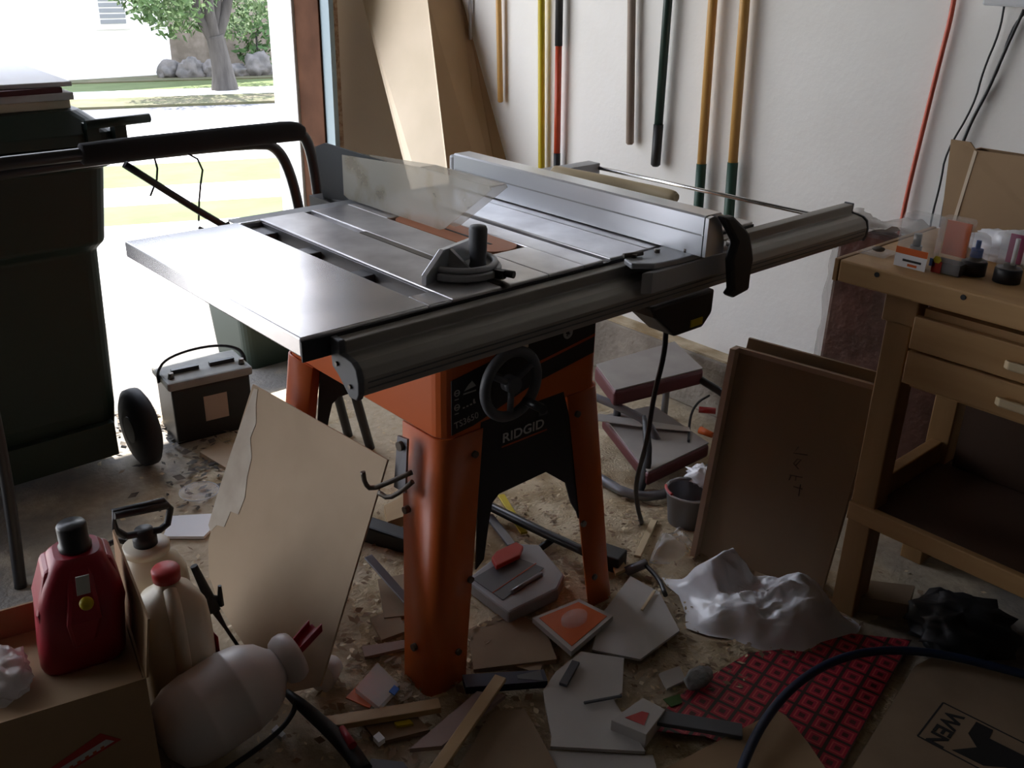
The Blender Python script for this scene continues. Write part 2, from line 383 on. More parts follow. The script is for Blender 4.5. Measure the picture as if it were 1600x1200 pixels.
t = MB(); t.tube([tb + V(0, 0, -.05), tb + V(-.01, 0, .25), tb + V(-.05, 0, .55), tb + V(-.08, 0, .72)], [.20, .14, .125, .12], 14, 1)
for dx, dz, dy in ((-.62, 3.0, .1), (-.22, 3.4, -.2), (.30, 3.3, .2), (.62, 2.9, 0)):
    t.tube([tb + V(-.08, 0, .60), tb + V(-.08 + dx * .42, dy * .4, 1.15), tb + V(dx, dy, dz)], [.085, .07, .035], 8, 1)
t.build('trunk', M_bark, tt)
lf = MB()
for q, r, n in (((4.574, 11.400, 0.853), .42, 300), ((5.119, 12.000, 0.609), .42, 300), ((4.773, 11.400, 1.112), .75, 700), ((6.386, 12.400, 0.625), .36, 200), ((6.325, 11.900, 1.188), .7, 500), ((5.529, 11.700, 1.643), .9, 900), ((5.649, 12.600, 0.600), .40, 220), ((6.365, 12.800, 0.383), .3, 120)):
    leafcloud(lf, q, (r, r, r * .8), n, .055, n)
lf.build('foliage', M_leaf, tt)
for i, (u, q, r, lb, nm, cat) in enumerate((
        (1, (7.498, 14.274, -0.471), (.42, .4, .62), 'round green shrub growing behind the boulders beside the white jamb', 'garden_shrub', 'shrub'),
        (2, (6.466, 16.078, -0.543), (.26, .3, .42), 'thin pale green shrub at the corner of the white house', 'garden_shrub', 'shrub'),
        (3, (7.004, 15.547, -0.522), (.30, .3, .40), 'small bright shrub at the foot of the stone wall behind the tree', 'garden_shrub', 'shrub'))):
    q = Vector(q); q.z = gz(q.y)
    sh = thing(nm, lb, cat, q)
    leafcloud(MB(), q + V(0, 0, r[2] * .95), r, 320, .07, i + 50).build('foliage', M_leafB, sh)
    MB().tube([q, q + V(0, 0, r[2])], [.03, .015], 6).build('stem', M_bark, sh)
for u, q, r, lb in ((0, (5.878, 14.097, -0.464), (.34, .22, .22), 'pale boulder nearest the white house'), (1, (6.113, 13.868, -0.455), (.36, .25, .26), 'grey boulder just before the tree trunk'),
                 (2, (6.408, 13.744, -0.450), (.28, .22, .22), 'dark boulder half behind the tree trunk'), (3, (6.760, 13.568, -0.443), (.27, .22, .17), 'low brownish boulder past the tree trunk'),
                 (4, (7.049, 13.455, -0.438), (.36, .25, .28), 'tall light boulder below the round shrub')):
    q = Vector(q); q.z = gz(q.y) + r[2] * .42
    tag(blob(MB(), q, (r[0] * .6, r[1] * .8, r[2] * .75), u + 3, amp=.4, freq=1.6).build('boulder', M_rock), lb, 'boulder', 'boulders along the garden bed')

# ------------------------------------------------------------------ the table saw
T = .89
saw = thing('table_saw', 'orange and black table saw with cast iron top in the middle of the garage', 'table saw', (.5425, .36, 0))
# left wing: solid plate, then three open webs against the main table
wg = MB()
wg.box(0, .248, 0, .686, .857, T)
wg.box(.248, .300, 0, .060, .857, T - .0005); wg.box(.248, .300, .672, .686, .857, T - .0005)
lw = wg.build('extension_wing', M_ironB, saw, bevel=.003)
wb = MB()
wb.box(.2485, .2998, .0605, .072, .857, .882); wb.box(.2485, .2998, .235, .275, .857, .876); wb.box(.2485, .2998, .425, .470, .857, .876)
wb.box(.2485, .2998, .60, .6715, .857, .878); wb.box(.297, .2998, .0605, .6715, .857, .886)
wb.build('web', mat('web_iron', (.16, .16, .17), .45, .5), lw, bevel=.004)
mt = MB()
ys = (0, .686); zb = .845
def slotrun(x0, x1): mt.box(x0, x1, 0, .686, zb, T)
for a, b in ((.3005, .412), (.431, .530), (.625, .681), (.700, .812)): slotrun(a, b)
mt.box(.412, .431, 0, .686, zb, .880); mt.box(.681, .700, 0, .686, zb, .880)
mt.box(.530, .625, 0, .165, zb, T); mt.box(.530, .625, .525, .686, zb, T)
MB().box(.252, .330, .09, .41, .842, .8445).build('cabinet_flange', M_orange, saw)
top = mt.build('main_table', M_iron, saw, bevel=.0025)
MB().box(.0, .3003, -.003, -.0002, .850, .884).build('shaded_edge', M_ironD, saw)  # dark strips paint the shade on the table's front edge
MB().box(.3005, .812, -.003, -.0002, .846, .884).build('shaded_edge', M_ironD, saw)
ti = MB(); ti.prism([p for p in rrect(.532, .623, .168, .522, .8895, .04)], (0, 0, -.012)); ti.build('throat_insert', M_orangeI, saw)
MB().box(.574, .580, .22, .47, .8896, .8902).build('blade_slot', M_black, saw)
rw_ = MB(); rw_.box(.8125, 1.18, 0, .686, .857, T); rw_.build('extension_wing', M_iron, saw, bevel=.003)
MB().box(.8125, 1.18, -.003, -.0002, .852, .884).build('shaded_edge', M_ironD, saw)  # same painted shade along the other wing
# front rail, its end caps, rear rail, steel spacer rod
sec = [(-.004, .850), (-.004, .8795), (-.030, .8795), (-.030, .858), (-.044, .8565), (-.060, .8535), (-.072, .845), (-.0775, .830), (-.0765, .810), (-.070, .798), (-.050, .797), (-.022, .826), (-.006, .836)]
fr = MB(); fr.prism([V(.062, y, z) for y, z in sec], (1.506, 0, 0)); frail = fr.build('front_rail', M_alu, saw, bevel=.002)
g = MB()
for y0, z0 in ((-.0782, .822), (-.0778, .812)): g.box(.07, 1.56, y0, y0 + .0012, z0, z0 + .0022)
g.build('groove_line', M_dgrey, frail)
csec = [(y - .003 if y < -.04 else y, z + (.003 if z > .84 else -.003)) for y, z in sec]
MB().prism([V(.050, y, z) for y, z in csec], (.0118, 0, 0)).build('end_cap', M_dgrey, frail, bevel=.002)
MB().prism([V(1.568, y, z) for y, z in csec], (.006, 0, 0)).build('end_cap', M_dgrey, frail, bevel=.002)
for y, z in ((-.022, .842), (-.058, .815)): MB().cyl((.0465, y, z), (.0502, y, z), .004, 10).build('screw', M_bolt, frail)
t = MB(); t.box(.25, 1.40, .690, .694, .84, .886); t.box(.25, 1.40, .694, .735, .882, .886); t.build('rear_rail', M_cast, saw)
MB().cyl((1.43, -.004, .869), (1.398, .692, .872), .0055, 12).build('spacer_rod', M_chrome, saw)
MB().box(.72, 1.0, .690, .700, .84, .885).build('rail_bracket', M_ironD, saw)
# cabinet with rounded corners
cx0, cx1, cy0, cy1 = .328, .757, .066, .654
cab = MB(); cab.loft([rrect(cx0, cx1, cy0, cy1, .574, .035), rrect(cx0 - .003, cx1 + .003, cy0 - .003, cy1 + .003, .578, .035), rrect(cx0 - .003, cx1 + .003, cy0 - .003, cy1 + .003, .845, .035)], smooth=False)
cb = cab.build('cabinet', M_orange, saw)
# legs: angle sections splaying down, rounded on the outer corner
def leg(sx, sy):
    X = lambda x: .5425 + sx * (.5425 - x); Y_ = lambda y: .36 + sy * (.36 - y)
    X = lambda x: x if sx > 0 else 1.085 - x
    Y_ = lambda y: y if sy > 0 else .72 - y
    def ring(x, y, z, wx_, wy_, r=.03, th=.004):
        o = [(x + wx_, y), (x + r, y)] + [(x + r - r * math.sin(a), y + r - r * math.cos(a)) for a in (.3, .6, .9, 1.2)] + [(x, y + r), (x, y + wy_)]
        i = [(x + th, y + wy_), (x + th, y + r)] + [(x + r - (r - th) * math.sin(a), y + r - (r - th) * math.cos(a)) for a in (1.2, .9, .6, .3)] + [(x + r, y + th), (x + wx_, y + th)]
        return [V(X(a), Y_(b), z) for a, b in o + i]
    mb = MB(); mb.loft([ring(.258, .022, 0, .092, .095), ring(.268, .030, .09, .093, .098), ring(.320, .060, .577, .104, .128)])
    return mb
for sx, sy in ((1, 1), (-1, 1), (1, -1), (-1, -1)):
    lg = leg(sx, sy).build('leg', M_orange, saw, auto=True)
    fx = lambda x: x if sx > 0 else 1.085 - x; fy = lambda y: y if sy > 0 else .72 - y
    for x, y, z in ((.398, .056, .53), (.375, .0395, .25), (.335, .030, .09)): MB().cyl((fx(x), fy(y), z), (fx(x), fy(y - .006), z), .0075, 10).build('bolt', M_bolt, lg)
    for x, y, z in ((.2965, .145, .40), (.270, .09, .10)): MB().cyl((fx(x + .003), fy(y), z), (fx(x - .009), fy(y), z), .008, 10).build('bolt', M_bolt, lg)
# black skirt panels with an arched opening, front and back
PF = [(0.420, 0.062, 0.590), (0.647, 0.062, 0.602), (0.691, 0.062, 0.442), (0.733, 0.062, 0.264), (0.694, 0.062, 0.283), (0.675, 0.062, 0.315), (0.658, 0.062, 0.370), (0.597, 0.062, 0.419), (0.463, 0.062, 0.415), (0.445, 0.062, 0.402), (0.434, 0.062, 0.363), (0.417, 0.062, 0.278), (0.395, 0.062, 0.262), (0.409, 0.062, 0.449)]
PF = [(min(x, .70), .062 - (.574 - z) * .06, z) for x, y, z in PF]
pf = MB().prism([V(*p) for p in PF], (0, .004, 0)).build('skirt_panel', M_black, saw)
MB().prism([V(x, .72 - y - .004, z) for x, y, z in PF], (0, .004, 0)).build('skirt_panel', M_black, saw)
SL = [(.66, .33, .574), (.18, .33, .574), (.15, .318, .42), (.14, .31, .36)]
zl = .535
yl = .062 - (.574 - zl) * .06 - .001
a_ = Vector((0.473, 0.060, 0.507)); b_ = Vector((0.594, 0.060, 0.505))
text_mesh('brand_lettering', 'RIDGID', .030, M_ink, (a_.x, yl - .001, .528), (1, 0, 0), (0, 0, 1), pf, 1.18, .0004)
MB().box(a_.x, b_.x + .006, yl - .0008, yl - .0002, .517, .5205).build('brand_underline', M_inkO, pf)
MB().box(.575, .60, yl - .0006, yl + .002, .556, .563).build('latch_mark', M_dgrey, pf)
# label band across the cabinet front
yb = cy0 - .0035
lb_ = MB(); lb_.prism([V(x, yb, z) for x, z in ((.345, .585), (.345, .700), (.44, .715), (.52, .770), (.735, .80), (.735, .66), (.56, .635), (.40, .590))], (0, -.0012, 0))
lbl = lb_.build('label_band', M_blackS, cb)
yt = yb - .0018
text_mesh('model_lettering', 'TS3650', .020, M_ink, (.352, yt, .597), (1, 0, .12), (-.12, 0, 1), lbl, 1.0)
t = MB()
t.prism([V(.375, yt, .671), V(.405, yt, .675), V(.395, yt, .688), V(.386, yt, .682)], (0, -.0006, 0))
t.box(.373, .405, yt - .0006, yt, .664, .667)
for k in range(4): t.box(.372 + k * .009, .377 + k * .009, yt - .0006, yt, .635 + k * .001, .638 + k * .001)
t.box(.398, .402, yt - .0006, yt, .64, .648)
t.torus((.358, yt, .672), (0, 1, 0), .006, .0011, 16, 6); t.torus((.358, yt, .642), (0, 1, 0), .006, .0011, 16, 6)
t.box(.353, .363, yt - .0006, yt, .6712, .6728); t.box(.353, .363, yt - .0006, yt, .6412, .6428)
t.box(.352, .362, yt - .0006, yt, .628, .630); t.box(.352, .362, yt - .0006, yt, .658, .660)
t.build('pictogram', M_ink, lbl)
t = MB(); t.torus((.652, yt, .725), (0, 1, 0), .0105, .003, 20, 6)
for k in range(5): t.obox((.652 + .006 * math.cos(k * 1.257), yt, .725 + .006 * math.sin(k * 1.257)), (.003, .001, .003), (0, 0, 0))
t.box(.690, .697, yt - .0008, yt, .73, .745); t.box(.71, .725, yt - .0008, yt, .74, .743); t.build('dial_mark', M_ink, lbl)
MB().prism([V(.545, yt, .672), V(.735, yt, .698), V(.735, yt, .704), V(.545, yt, .678)], (0, -.0006, 0)).build('stripe', M_inkO, lbl)
# tilt slot and scale behind the wheel
MB().prism([V(.455, yt, .700), V(.54, yt, .722), V(.54, yt, .732), V(.455, yt, .710)], (0, -.001, 0)).build('tilt_scale', M_cardL, lbl)
# hand wheel
hw = V(.440, -.002, .690)
w = MB(); w.torus(hw, (0, 1, 0), .066, .0105, 40, 12); w.cyl(hw + V(0, .012, 0), hw + V(0, -.012, 0), .017, 18)
for k in range(3):
    a = k * 2.094 + .5; w.tube([hw + V(.012 * math.cos(a), 0, .012 * math.sin(a)), hw + V(.062 * math.cos(a), 0, .062 * math.sin(a))], .0065, 8)
wh = w.build('hand_wheel', M_dgrey, saw)
MB().cyl(hw + V(.030, -.008, -.04), hw + V(.030, -.060, -.04), .0095, 14).build('crank_handle', M_blackS, wh)
MB().cyl(hw + V(0, .012, 0), (hw.x, .064, hw.z), .008, 10).build('shaft', M_bolt, wh)
# switch box under the rail with power cord
sb = MB(); sb.prism([V(x, -.055, z) for x, z in ((.775, .783), (.985, .783), (.985, .728), (.955, .700), (.86, .700), (.79, .757))], (0, .075, 0))
sw = sb.build('switch_box', M_black, saw, bevel=.006)
MB().prism([V(.905, -.057, .712), V(.945, -.057, .712), V(.945, -.057, .728), V(.905, -.057, .728)], (0, -.003, 0)).build('warning_label', M_yel, sw)
# hook bracket on the front leg
hkp = MB(); hkp.prism([V(.2975, .135, .565), V(.2975, .168, .560), V(.288, .172, .445), V(.284, .128, .452)], (-.005, 0, 0))
hk = hkp.build('hook_bracket', M_frame, saw)
MB().cyl((.298, .152, .545), (.283, .152, .545), .010, 12).build('bolt', M_bolt, hk)
MB().tube([(0.284, 0.109, 0.506), (0.252, 0.133, 0.487), (0.224, 0.165, 0.464), (0.216, 0.174, 0.477), (0.215, 0.178, 0.502)], .0052, 8, 1).build('hook', M_bolt, hk)
MB().tube([(0.284, 0.107, 0.486), (0.268, 0.122, 0.464), (0.250, 0.144, 0.443), (0.245, 0.170, 0.447)], .0052, 8, 1).build('hook', M_bolt, hk)
# blade guard and splitter
gx = .574
gp = [(.36, .8945), (.715, .893), (.735, .900), (.735, .995), (.43, 1.016), (.20, 1.016), (.195, 1.010), (.345, .900)]
gd = MB()
for x in (gx - .022, gx + .020): gd.prism([V(x, y, z) for y, z in gp], (.0025, 0, 0))
gd.prism([V(gx - .0195, .20, 1.0165), V(gx + .020, .20, 1.0165), V(gx + .020, .43, 1.0165), V(gx - .0195, .43, 1.0165)], (0, 0, -.003))
gdo = gd.build('blade_guard', None or mat('yellowed_clear_guard', (.80, .77, .68), .2, alpha=.38, col2=(.52, .42, .25), scale=11, contrast=(.5, .8)), saw)
sp = MB().prism([V(gx - .004, y, z) for y, z in ((.60, .90), (.86, .865), (.885, .99), (.84, 1.005), (.55, 1.0))], (.006, 0, 0))
sp.build('splitter', mat('splitter_steel', (.035, .042, .048), .75, .2), saw)
MB().box(gx - .02, gx + .03, .80, .90, .80, .868).build('splitter_bracket', M_ironD, saw)

# ------------------------------------------------------------------ loose saw accessories
fn = thing('rip_fence', 'long pale aluminium rip fence clamped across the saw table', 'rip fence', (.873, .28, .892))
t = MB(); sec = [(.845, .893), (.845, .9345), (.8465, .936), (.845, .9375), (.845, .972), (.849, .9755), (.897, .9755), (.900, .972), (.900, .893)]
t.prism([V(x, -.11, z) for x, z in sec], (0, .79, 0)); fb = t.build('fence_beam', M_fence, fn)
MB().box(.8442, .8455, -.105, .675, .9345, .9375).build('groove', M_cast, fb)
t = MB(); t.box(.846, .899, .6802, .70, .90, .97); t.build('rear_cap', M_cast, fn, bevel=.006)
t = MB(); t.prism([V(x, y, .8925) for x, y in ((.715, -.022), (.79, -.012), (.96, -.012), (.985, -.06), (.985, -.090), (.80, -.092), (.735, -.084), (.700, -.055))], (0, 0, -.012))
t.prism([V(x, y, .8805) for x, y in ((.70, -.082), (.985, -.082), (.985, -.094), (.72, -.094))], (0, 0, -.045))
hd = t.build('fence_head', M_cast, fn, bevel=.003)
for x, y in ((.735, -.03), (.80, -.035), (.85, -.07)): MB().cyl((x, y, .8925), (x, y, .9), .006, 10).build('screw', M_bolt, hd)
MB().cyl((.715, -.02, .897), (.755, -.035, .899), .005, 8).build('adjusting_screw', M_bolt, hd)
t = MB(); t.prism([V(x, -.112, z) for x, z in ((.846, .893), (.846, .972), (.862, .9745), (.890, .955), (.905, .915), (.905, .893))], (0, -.008, 0)); t.build('end_plate', M_fence, fn)
lvp = [(0.858, -0.124, 0.979), (0.894, -0.124, 0.975), (0.935, -0.124, 0.947), (0.957, -0.124, 0.928), (0.972, -0.124, 0.896), (0.981, -0.124, 0.872), (0.978, -0.124, 0.835), (0.979, -0.124, 0.805), (0.927, -0.124, 0.798), (0.908, -0.124, 0.807), (0.921, -0.124, 0.817), (0.905, -0.124, 0.882), (0.915, -0.124, 0.917), (0.891, -0.124, 0.944)]
MB().prism([V(*p) for p in lvp], (0, -.022, 0)).build('clamp_lever', M_black, fn, bevel=.006)
MB().cyl((.955, -.124, .900), (.955, -.095, .900), .008, 10).build('pivot_pin', M_bolt, fn)

mg = thing('miter_gauge', 'grey cast mitre gauge with black knob lying on the saw table', 'mitre gauge', (.43, .14, T))
t = MB(); t.box(.4135, .4295, .015, .46, .8815, .8899); t.build('guide_bar', M_bolt, mg)
A = V(.405, .115, .893)
fa = math.radians(20)
fd = V(math.cos(fa), math.sin(fa), 0); fnm = V(-math.sin(fa), math.cos(fa), 0)
t = MB()
ring = [A + fd * (.078 * math.cos(k)) - fnm * (.082 * math.sin(k)) for k in [math.pi * i / 18 for i in range(19)]]
t.prism(ring, (0, 0, .014))
hdm = t.build('protractor_head', M_cast, mg, bevel=.003)
t = MB(); t.tube([A + V(0, 0, .019) + fd * (.066 * math.cos(k)) - fnm * (.070 * math.sin(k)) for k in [math.pi * i / 18 for i in range(19)]], .006, 8); t.build('scale_rim', M_cast, hdm)
c0 = A + fnm * .004
t = MB(); t.prism([c0 - fd * .105 + V(0, 0, -.002), c0 + fd * .115 + V(0, 0, -.002), c0 + fd * .115 + V(0, 0, .045), c0 - fd * .045 + V(0, 0, .050), c0 - fd * .105 + V(0, 0, .016)], fnm * .010)
t.build('face_plate', M_fence, mg, bevel=.001)
t = MB(); t.prism([c0 - fd * .035 - fnm * .002 + V(0, 0, .014), c0 - fd * .028 - fnm * .002 + V(0, 0, .048), c0 - fd * .024 - fnm * .002 + V(0, 0, .048), c0 - fd * .020 - fnm * .04 + V(0, 0, .014)], fd * .005); t.build('rib', M_cast, mg)
kb = A - fnm * .042 + V(0, 0, .013)
MB().lathe([(.016, 0), (.0165, .004), (.0145, .012), (.0165, .03), (.0172, .072), (.015, .078), (.0, .079)], kb, seg=20).build('knob', M_dgrey, mg)
t = MB(); t.obox(A - fnm * .088 + V(0, 0, .008), (.012, .022, .016), (0, 0, fa)); t.cyl(A - fnm * .09 + V(.004, 0, .010), A - fnm * .115 + V(.004, 0, .010), .007, 10); t.build('stop_pointer', M_black, mg)

st = slab([(1.13, .30, .912), (1.14, .292, .912), (1.205, .285, .912), (1.218, .295, .912), (1.222, .31, .912), (1.20, .47, .912), (1.188, .60, .912), (1.17, .69, .912), (1.13, .69, .912), (1.12, .68, .912), (1.14, .47, .912), (1.135, .44, .912)], .021)
st = MB()
pts = [(1.190, 0.226, 0.915), (1.164, 0.332, 0.915), (1.140, 0.441, 0.915), (1.123, 0.540, 0.915), (1.121, 0.592, 0.915)]
pts = [(min(x, 1.165), y, .9065) for x, y, z in pts]
st.tube([(pts[0][0], pts[0][1] - .012, .9065)] + pts, [.010, .017, .016, .021, .022, .021], 14, 2)
tag(st.build('push_stick', M_birch), 'pale round-ended wooden push stick lying behind the rip fence', 'push stick')
tag(MB().tube([(.885, -.01, .70), (.885, -.012, .64), (.90, .02, .52), (.93, .05, .38), (.985, .12, .22), (1.04, .15, .11), (1.08, .16, .04), (1.12, .20, .012), (1.16, .25, .010)], [.006] * 9, 8, 2).build('power_cord', M_cord), 'black power cord hanging from the switch box to the floor', 'cord')

# ------------------------------------------------------------------ wheeled bin, handle frame, battery by the door
bn = thing('wheeled_bin', 'tall dark green wheeled rubbish bin standing in the doorway', 'bin', (-.13, 1.68, 0))
def rr(x0, x1, y0, y1, z): return rrect(x0, x1, y0, y1, z, .045)
t = MB()
t.loft([rr(-.42, .165, 1.44, 1.93, .05), rr(-.43, .178, 1.42, 1.95, .20), rr(-.45, .19, 1.395, 1.99, .675), rr(-.462, .207, 1.375, 2.0, .700), rr(-.475, .232, 1.37, 2.02, .90), rr(-.49, .245, 1.345, 2.04, .905), rr(-.49, .245, 1.345, 2.04, .965)], smooth=False)
t.build('bin_body', M_bin, bn, bevel=.006)
t = MB(); t.loft([rr(-.50, .255, 1.33, 2.06, .967), rr(-.50, .255, 1.33, 2.06, .995), rr(-.44, .20, 1.40, 2.0, 1.045)], smooth=False); lid = t.build('lid', M_bin, bn, bevel=.005)
t = MB(); t.tube([(.17, 1.315, 1.020), (.335, 1.315, 1.024)], .012, 10)
for x in (.17, .24): t.box(x, x + .03, 1.310, 1.345, .975, 1.022)
t.build('handle_bar', M_bin, bn)
for x in (.192, -.505):
    w = MB(); w.lathe([(.06, 0), (.10, .004), (.118, .014), (.12, .03), (.118, .046), (.10, .056), (.06, .06)], (x, 1.40, .122), (1, 0, 0), 30); ww = w.build('wheel', M_tyre, bn)
    MB().cyl((x - .004, 1.40, .122), (x + .064, 1.40, .122), .04, 20).build('hub', M_black, ww)
MB().box(-.40, .15, 1.40, 1.45, .055, .16).build('axle_housing', M_bin, bn)
for i, (z, t_, x0, x1, y0, y1, rz, m, lb) in enumerate((
        (1.046, .022, -.62, .17, 1.42, 2.02, .04, M_cardL, 'tan flat carton, lowest of the stack on the green bin'),
        (1.068, .018, -.64, .20, 1.44, 2.05, -.03, M_paper, 'white flat carton lying second up on the green bin'),
        (1.086, .014, -.60, .15, 1.41, 1.98, .06, M_vinyl, 'thin dark red board third up on the green bin'),
        (1.100, .012, -.66, .21, 1.46, 2.08, -.05, M_paper, 'white sheet of board topmost of the stack on the green bin'))):
    cx, cy = (x0 + x1) / 2, (y0 + y1) / 2
    tag(MB().obox((cx, cy, z + t_ / 2), (x1 - x0, y1 - y0, t_), (0, 0, rz)).build('flat_carton', m, bevel=.002), lb, 'cardboard', 'flat cartons on the bin')

hf = thing('handle_frame', 'black tubular handle frame with foam grip standing between bin and saw', 'cart handle', (.2, 1.08, 0))
t = MB(); t.tube([(-.262, .985, 0), (-.235, 1.03, .22), (-.222, 1.06, .45), (-.235, 1.06, .80), (-.235, 1.055, .95), (-.19, 1.05, .998), (.05, 1.05, 1.0), (.57, 1.05, 1.003), (.625, 1.05, .998), (.65, 1.05, .965), (.664, 1.05, .88), (.675, 1.05, .70), (.72, 1.05, .35), (.80, 1.047, 0)], .0145, 12, 2)
t.build('front_tube', M_tube, hf)
t = MB(); t.tube([(-.36, 1.13, 0), (-.35, 1.13, .45), (-.33, 1.12, .85), (-.24, 1.10, .960), (.05, 1.10, .976), (.54, 1.11, .972), (.60, 1.13, .945), (.632, 1.13, .88), (.655, 1.13, .76), (.70, 1.14, .40), (.795, 1.165, 0)], .0145, 12, 2)
t.build('rear_tube', M_tube, hf)
t = MB(); t.tube([(.06, 1.05, 1.0), (.065, 1.05, 1.0), (.56, 1.05, 1.003), (.61, 1.05, 1.001), (.63, 1.05, .993)], [.018, .027, .027, .026, .02], 14, 1); t.build('foam_grip', M_foam, hf)
t = MB(); t.cyl((.672, 1.05, .73), (.662, 1.135, .73), .010, 8); t.build('cross_brace', M_tube, hf)
t = MB(); t.tube([(.16, 1.06, .965), (.30, 1.05, .85), (.385, 1.045, .785), (.47, 1.04, .72), (.70, 1.045, .45)], .009, 8, 1); t.build('control_rod', M_tube, hf)
t = MB(); t.tube([(.235, 1.07, .985), (.243, 1.07, .93), (.215, 1.07, .88)], .0025, 6, 1); t.tube([(.30, 1.07, .985), (.36, 1.07, .945), (.34, 1.07, .87), (.33, 1.07, .80)], .0025, 6, 1); t.tube([(.318, 1.045, .79), (.345, 1.045, .775), (.40, 1.045, .79)], .005, 6); t.build('cable', M_cord, hf)

bt = thing('car_battery', 'black car battery with strap handle on the floor before the doorway', 'battery', (.48, 1.51, 0))
def rp(x, y, z, a=.12):
    c, s = math.cos(-a), math.sin(-a); return V(.48 + x * c - y * s, 1.51 + x * s + y * c, z)
def rbox(mb, x0, x1, y0, y1, z0, z1): mb.hexa([rp(x0, y0, z0), rp(x1, y0, z0), rp(x1, y1, z0), rp(x0, y1, z0), rp(x0, y0, z1), rp(x1, y0, z1), rp(x1, y1, z1), rp(x0, y1, z1)]); return mb
rbox(MB(), -.125, .125, -.08, .08, 0, .185).build('case', M_lead, bt, bevel=.006)
tp = rbox(MB(), -.135, .135, -.088, .088, .1855, .215).build('top_cover', M_leadtop, bt, bevel=.008)
t = MB(); rbox(t, -.10, -.015, -.02, -.005, .2155, .228); rbox(t, .02, .10, -.02, -.005, .2155, .228); t.build('vent_cap', M_lead, tp)
for x in (-.112, .112): MB().cyl(rp(x, -.05, .2155), rp(x, -.05, .234), .010, 12, .008).build('terminal', M_bolt, tp)
MB().tube([rp(-.138, 0, .19), rp(-.139, 0, .225), rp(-.11, 0, .262), rp(-.03, 0, .278), rp(.06, 0, .275), rp(.12, 0, .252), rp(.139, 0, .222), rp(.138, 0, .19)], .009, 8, 2, flat=.45).build('strap_handle', M_black, bt)
rbox(MB(), -.03, .045, -.0815, -.0803, .06, .145).build('paper_label', M_stick, bt)
gb = thing('storage_tote', 'dark green plastic tote half hidden behind the saw and battery', 'storage bin', (1.03, 1.95, 0))
t = MB(); t.loft([rrect(.80, 1.27, 1.84, 2.12, .0, .04), rrect(.775, 1.295, 1.82, 2.14, .33, .04), rrect(.76, 1.31, 1.80, 2.16, .335, .04), rrect(.76, 1.31, 1.80, 2.16, .36, .04)], smooth=False); t.build('tote_body', M_bin, gb)
t = MB(); t.loft([rrect(.75, 1.32, 1.79, 2.17, .361, .04), rrect(.75, 1.32, 1.79, 2.17, .385, .04), rrect(.79, 1.28, 1.83, 2.13, .395, .04)], smooth=False); t.build('lid', M_bin, gb)

# ------------------------------------------------------------------ carton and tools along the wall
cbx = thing('tall_carton', 'tall folded brown cardboard sheet with narrow flap coloured as door-lit leaning by the door jamb', 'cardboard', (1.72, 1.8, 0))
f0, f1 = V(*(1.607, 1.660, 0.619)), V(*(1.710, 1.920, 1.271)); g0, g1 = V(1.60, 1.909, .576), V(1.652, 2.276, 1.255)
w0, w1, w2 = V(*(1.893, 1.654, 0.681)), V(*(1.893, 1.871, 1.130)), V(*(1.893, 1.936, 1.268))
def atz(a, b, z): return a + (b - a) * ((z - a.z) / (b.z - a.z))
q = [atz(g0, g1, .004), atz(f0, f1, .004), atz(f0, f1, 1.28), atz(g0, g1, 1.28)]
t = MB(); t.prism(q, V(.005, .0, 0)); t.build('narrow_flap', M_cardL, cbx)  # lighter than the broad panel, standing for light from the door
lowf = atz(f0, f1, .004); loww = atz(w0, w1, .3)
t = MB(); t.prism([lowf, V(1.80, lowf.y - .02, .004), V(1.86, loww.y + .05, .3), w0, w1, w2, V(1.893, w2.y + .02, 1.29), atz(f0, f1, 1.28)], V(.004, .003, 0)); t.build('broad_panel', M_card, cbx)

def pole(name, lb, segs, r, x=1.868, cat='tool handle'):
    # segs: [(u-z points already baked)], one part per material
    th = thing(name, lb, cat, segs[0][0][0])
    for (p, q, m, k, nm) in segs: MB().tube([p, q], [r * k, r * k], 12).build(nm, m, th)
    return th
def upto(p, q, z=2.05):
    p, q = V(*p), V(*q); d = (p - q) / (p.z - q.z); return q + d * (z - q.z)
def wallpole(name, lb, lo, hi, r, parts, cat='garden tool'):
    # lo = lower end, hi = a point higher up; parts = [(from z, to z or None, mat, thick, part name)]
    lo, hi = V(*lo), V(*hi); d = (hi - lo) / (hi.z - lo.z)
    th = thing(name, lb, cat, lo)
    for z0, z1, m, k, nm in parts:
        a = lo + d * (z0 - lo.z); b = lo + d * ((z1 or 2.05) - lo.z)
        t = MB(); rr_ = r * k
        if z0 <= lo.z + .001: t.tube([a, a + d * rr_ * .4, b], [rr_ * .6, rr_, rr_], 14)
        else: t.tube([a, b], rr_, 14)
        t.build(nm, m, th)
    return th
def wz(p): return p[2]
lo, hi = (1.875, 1.675, 0.908), (1.875, 1.696, 1.279)
wallpole('wooden_handle', 'short honey wooden tool handle hanging next to the brown carton', lo, hi, .011, [(lo[2], None, M_han, 1, 'shaft')])
lo, hi = (1.875, 1.410, 0.297), (1.875, 1.462, 1.290)
wallpole('yellow_pole', 'bright yellow pole hanging on the plaster wall', (lo[0], lo[1], .30), hi, .013, [(.30, None, M_yel, 1, 'shaft')])
lo, k1, k2, k3, hi = (1.872, 1.337, 0.696), (1.872, 1.337, 0.763), (1.872, 1.357, 1.141), (1.872, 1.362, 1.210), (1.872, 1.367, 1.294)
wallpole('shovel_handle', 'orange and black fibreglass tool handle beside the yellow pole', (lo[0], lo[1], .52), hi, .013, [(.52, k1[2], M_black, 1.02, 'end_grip'), (k1[2], k2[2], M_redO, .95, 'shaft'), (k2[2], None, M_black, 1.08, 'upper_grip')])
lo, hi = (1.875, 0.994, 0.846), (1.875, 1.031, 1.309)
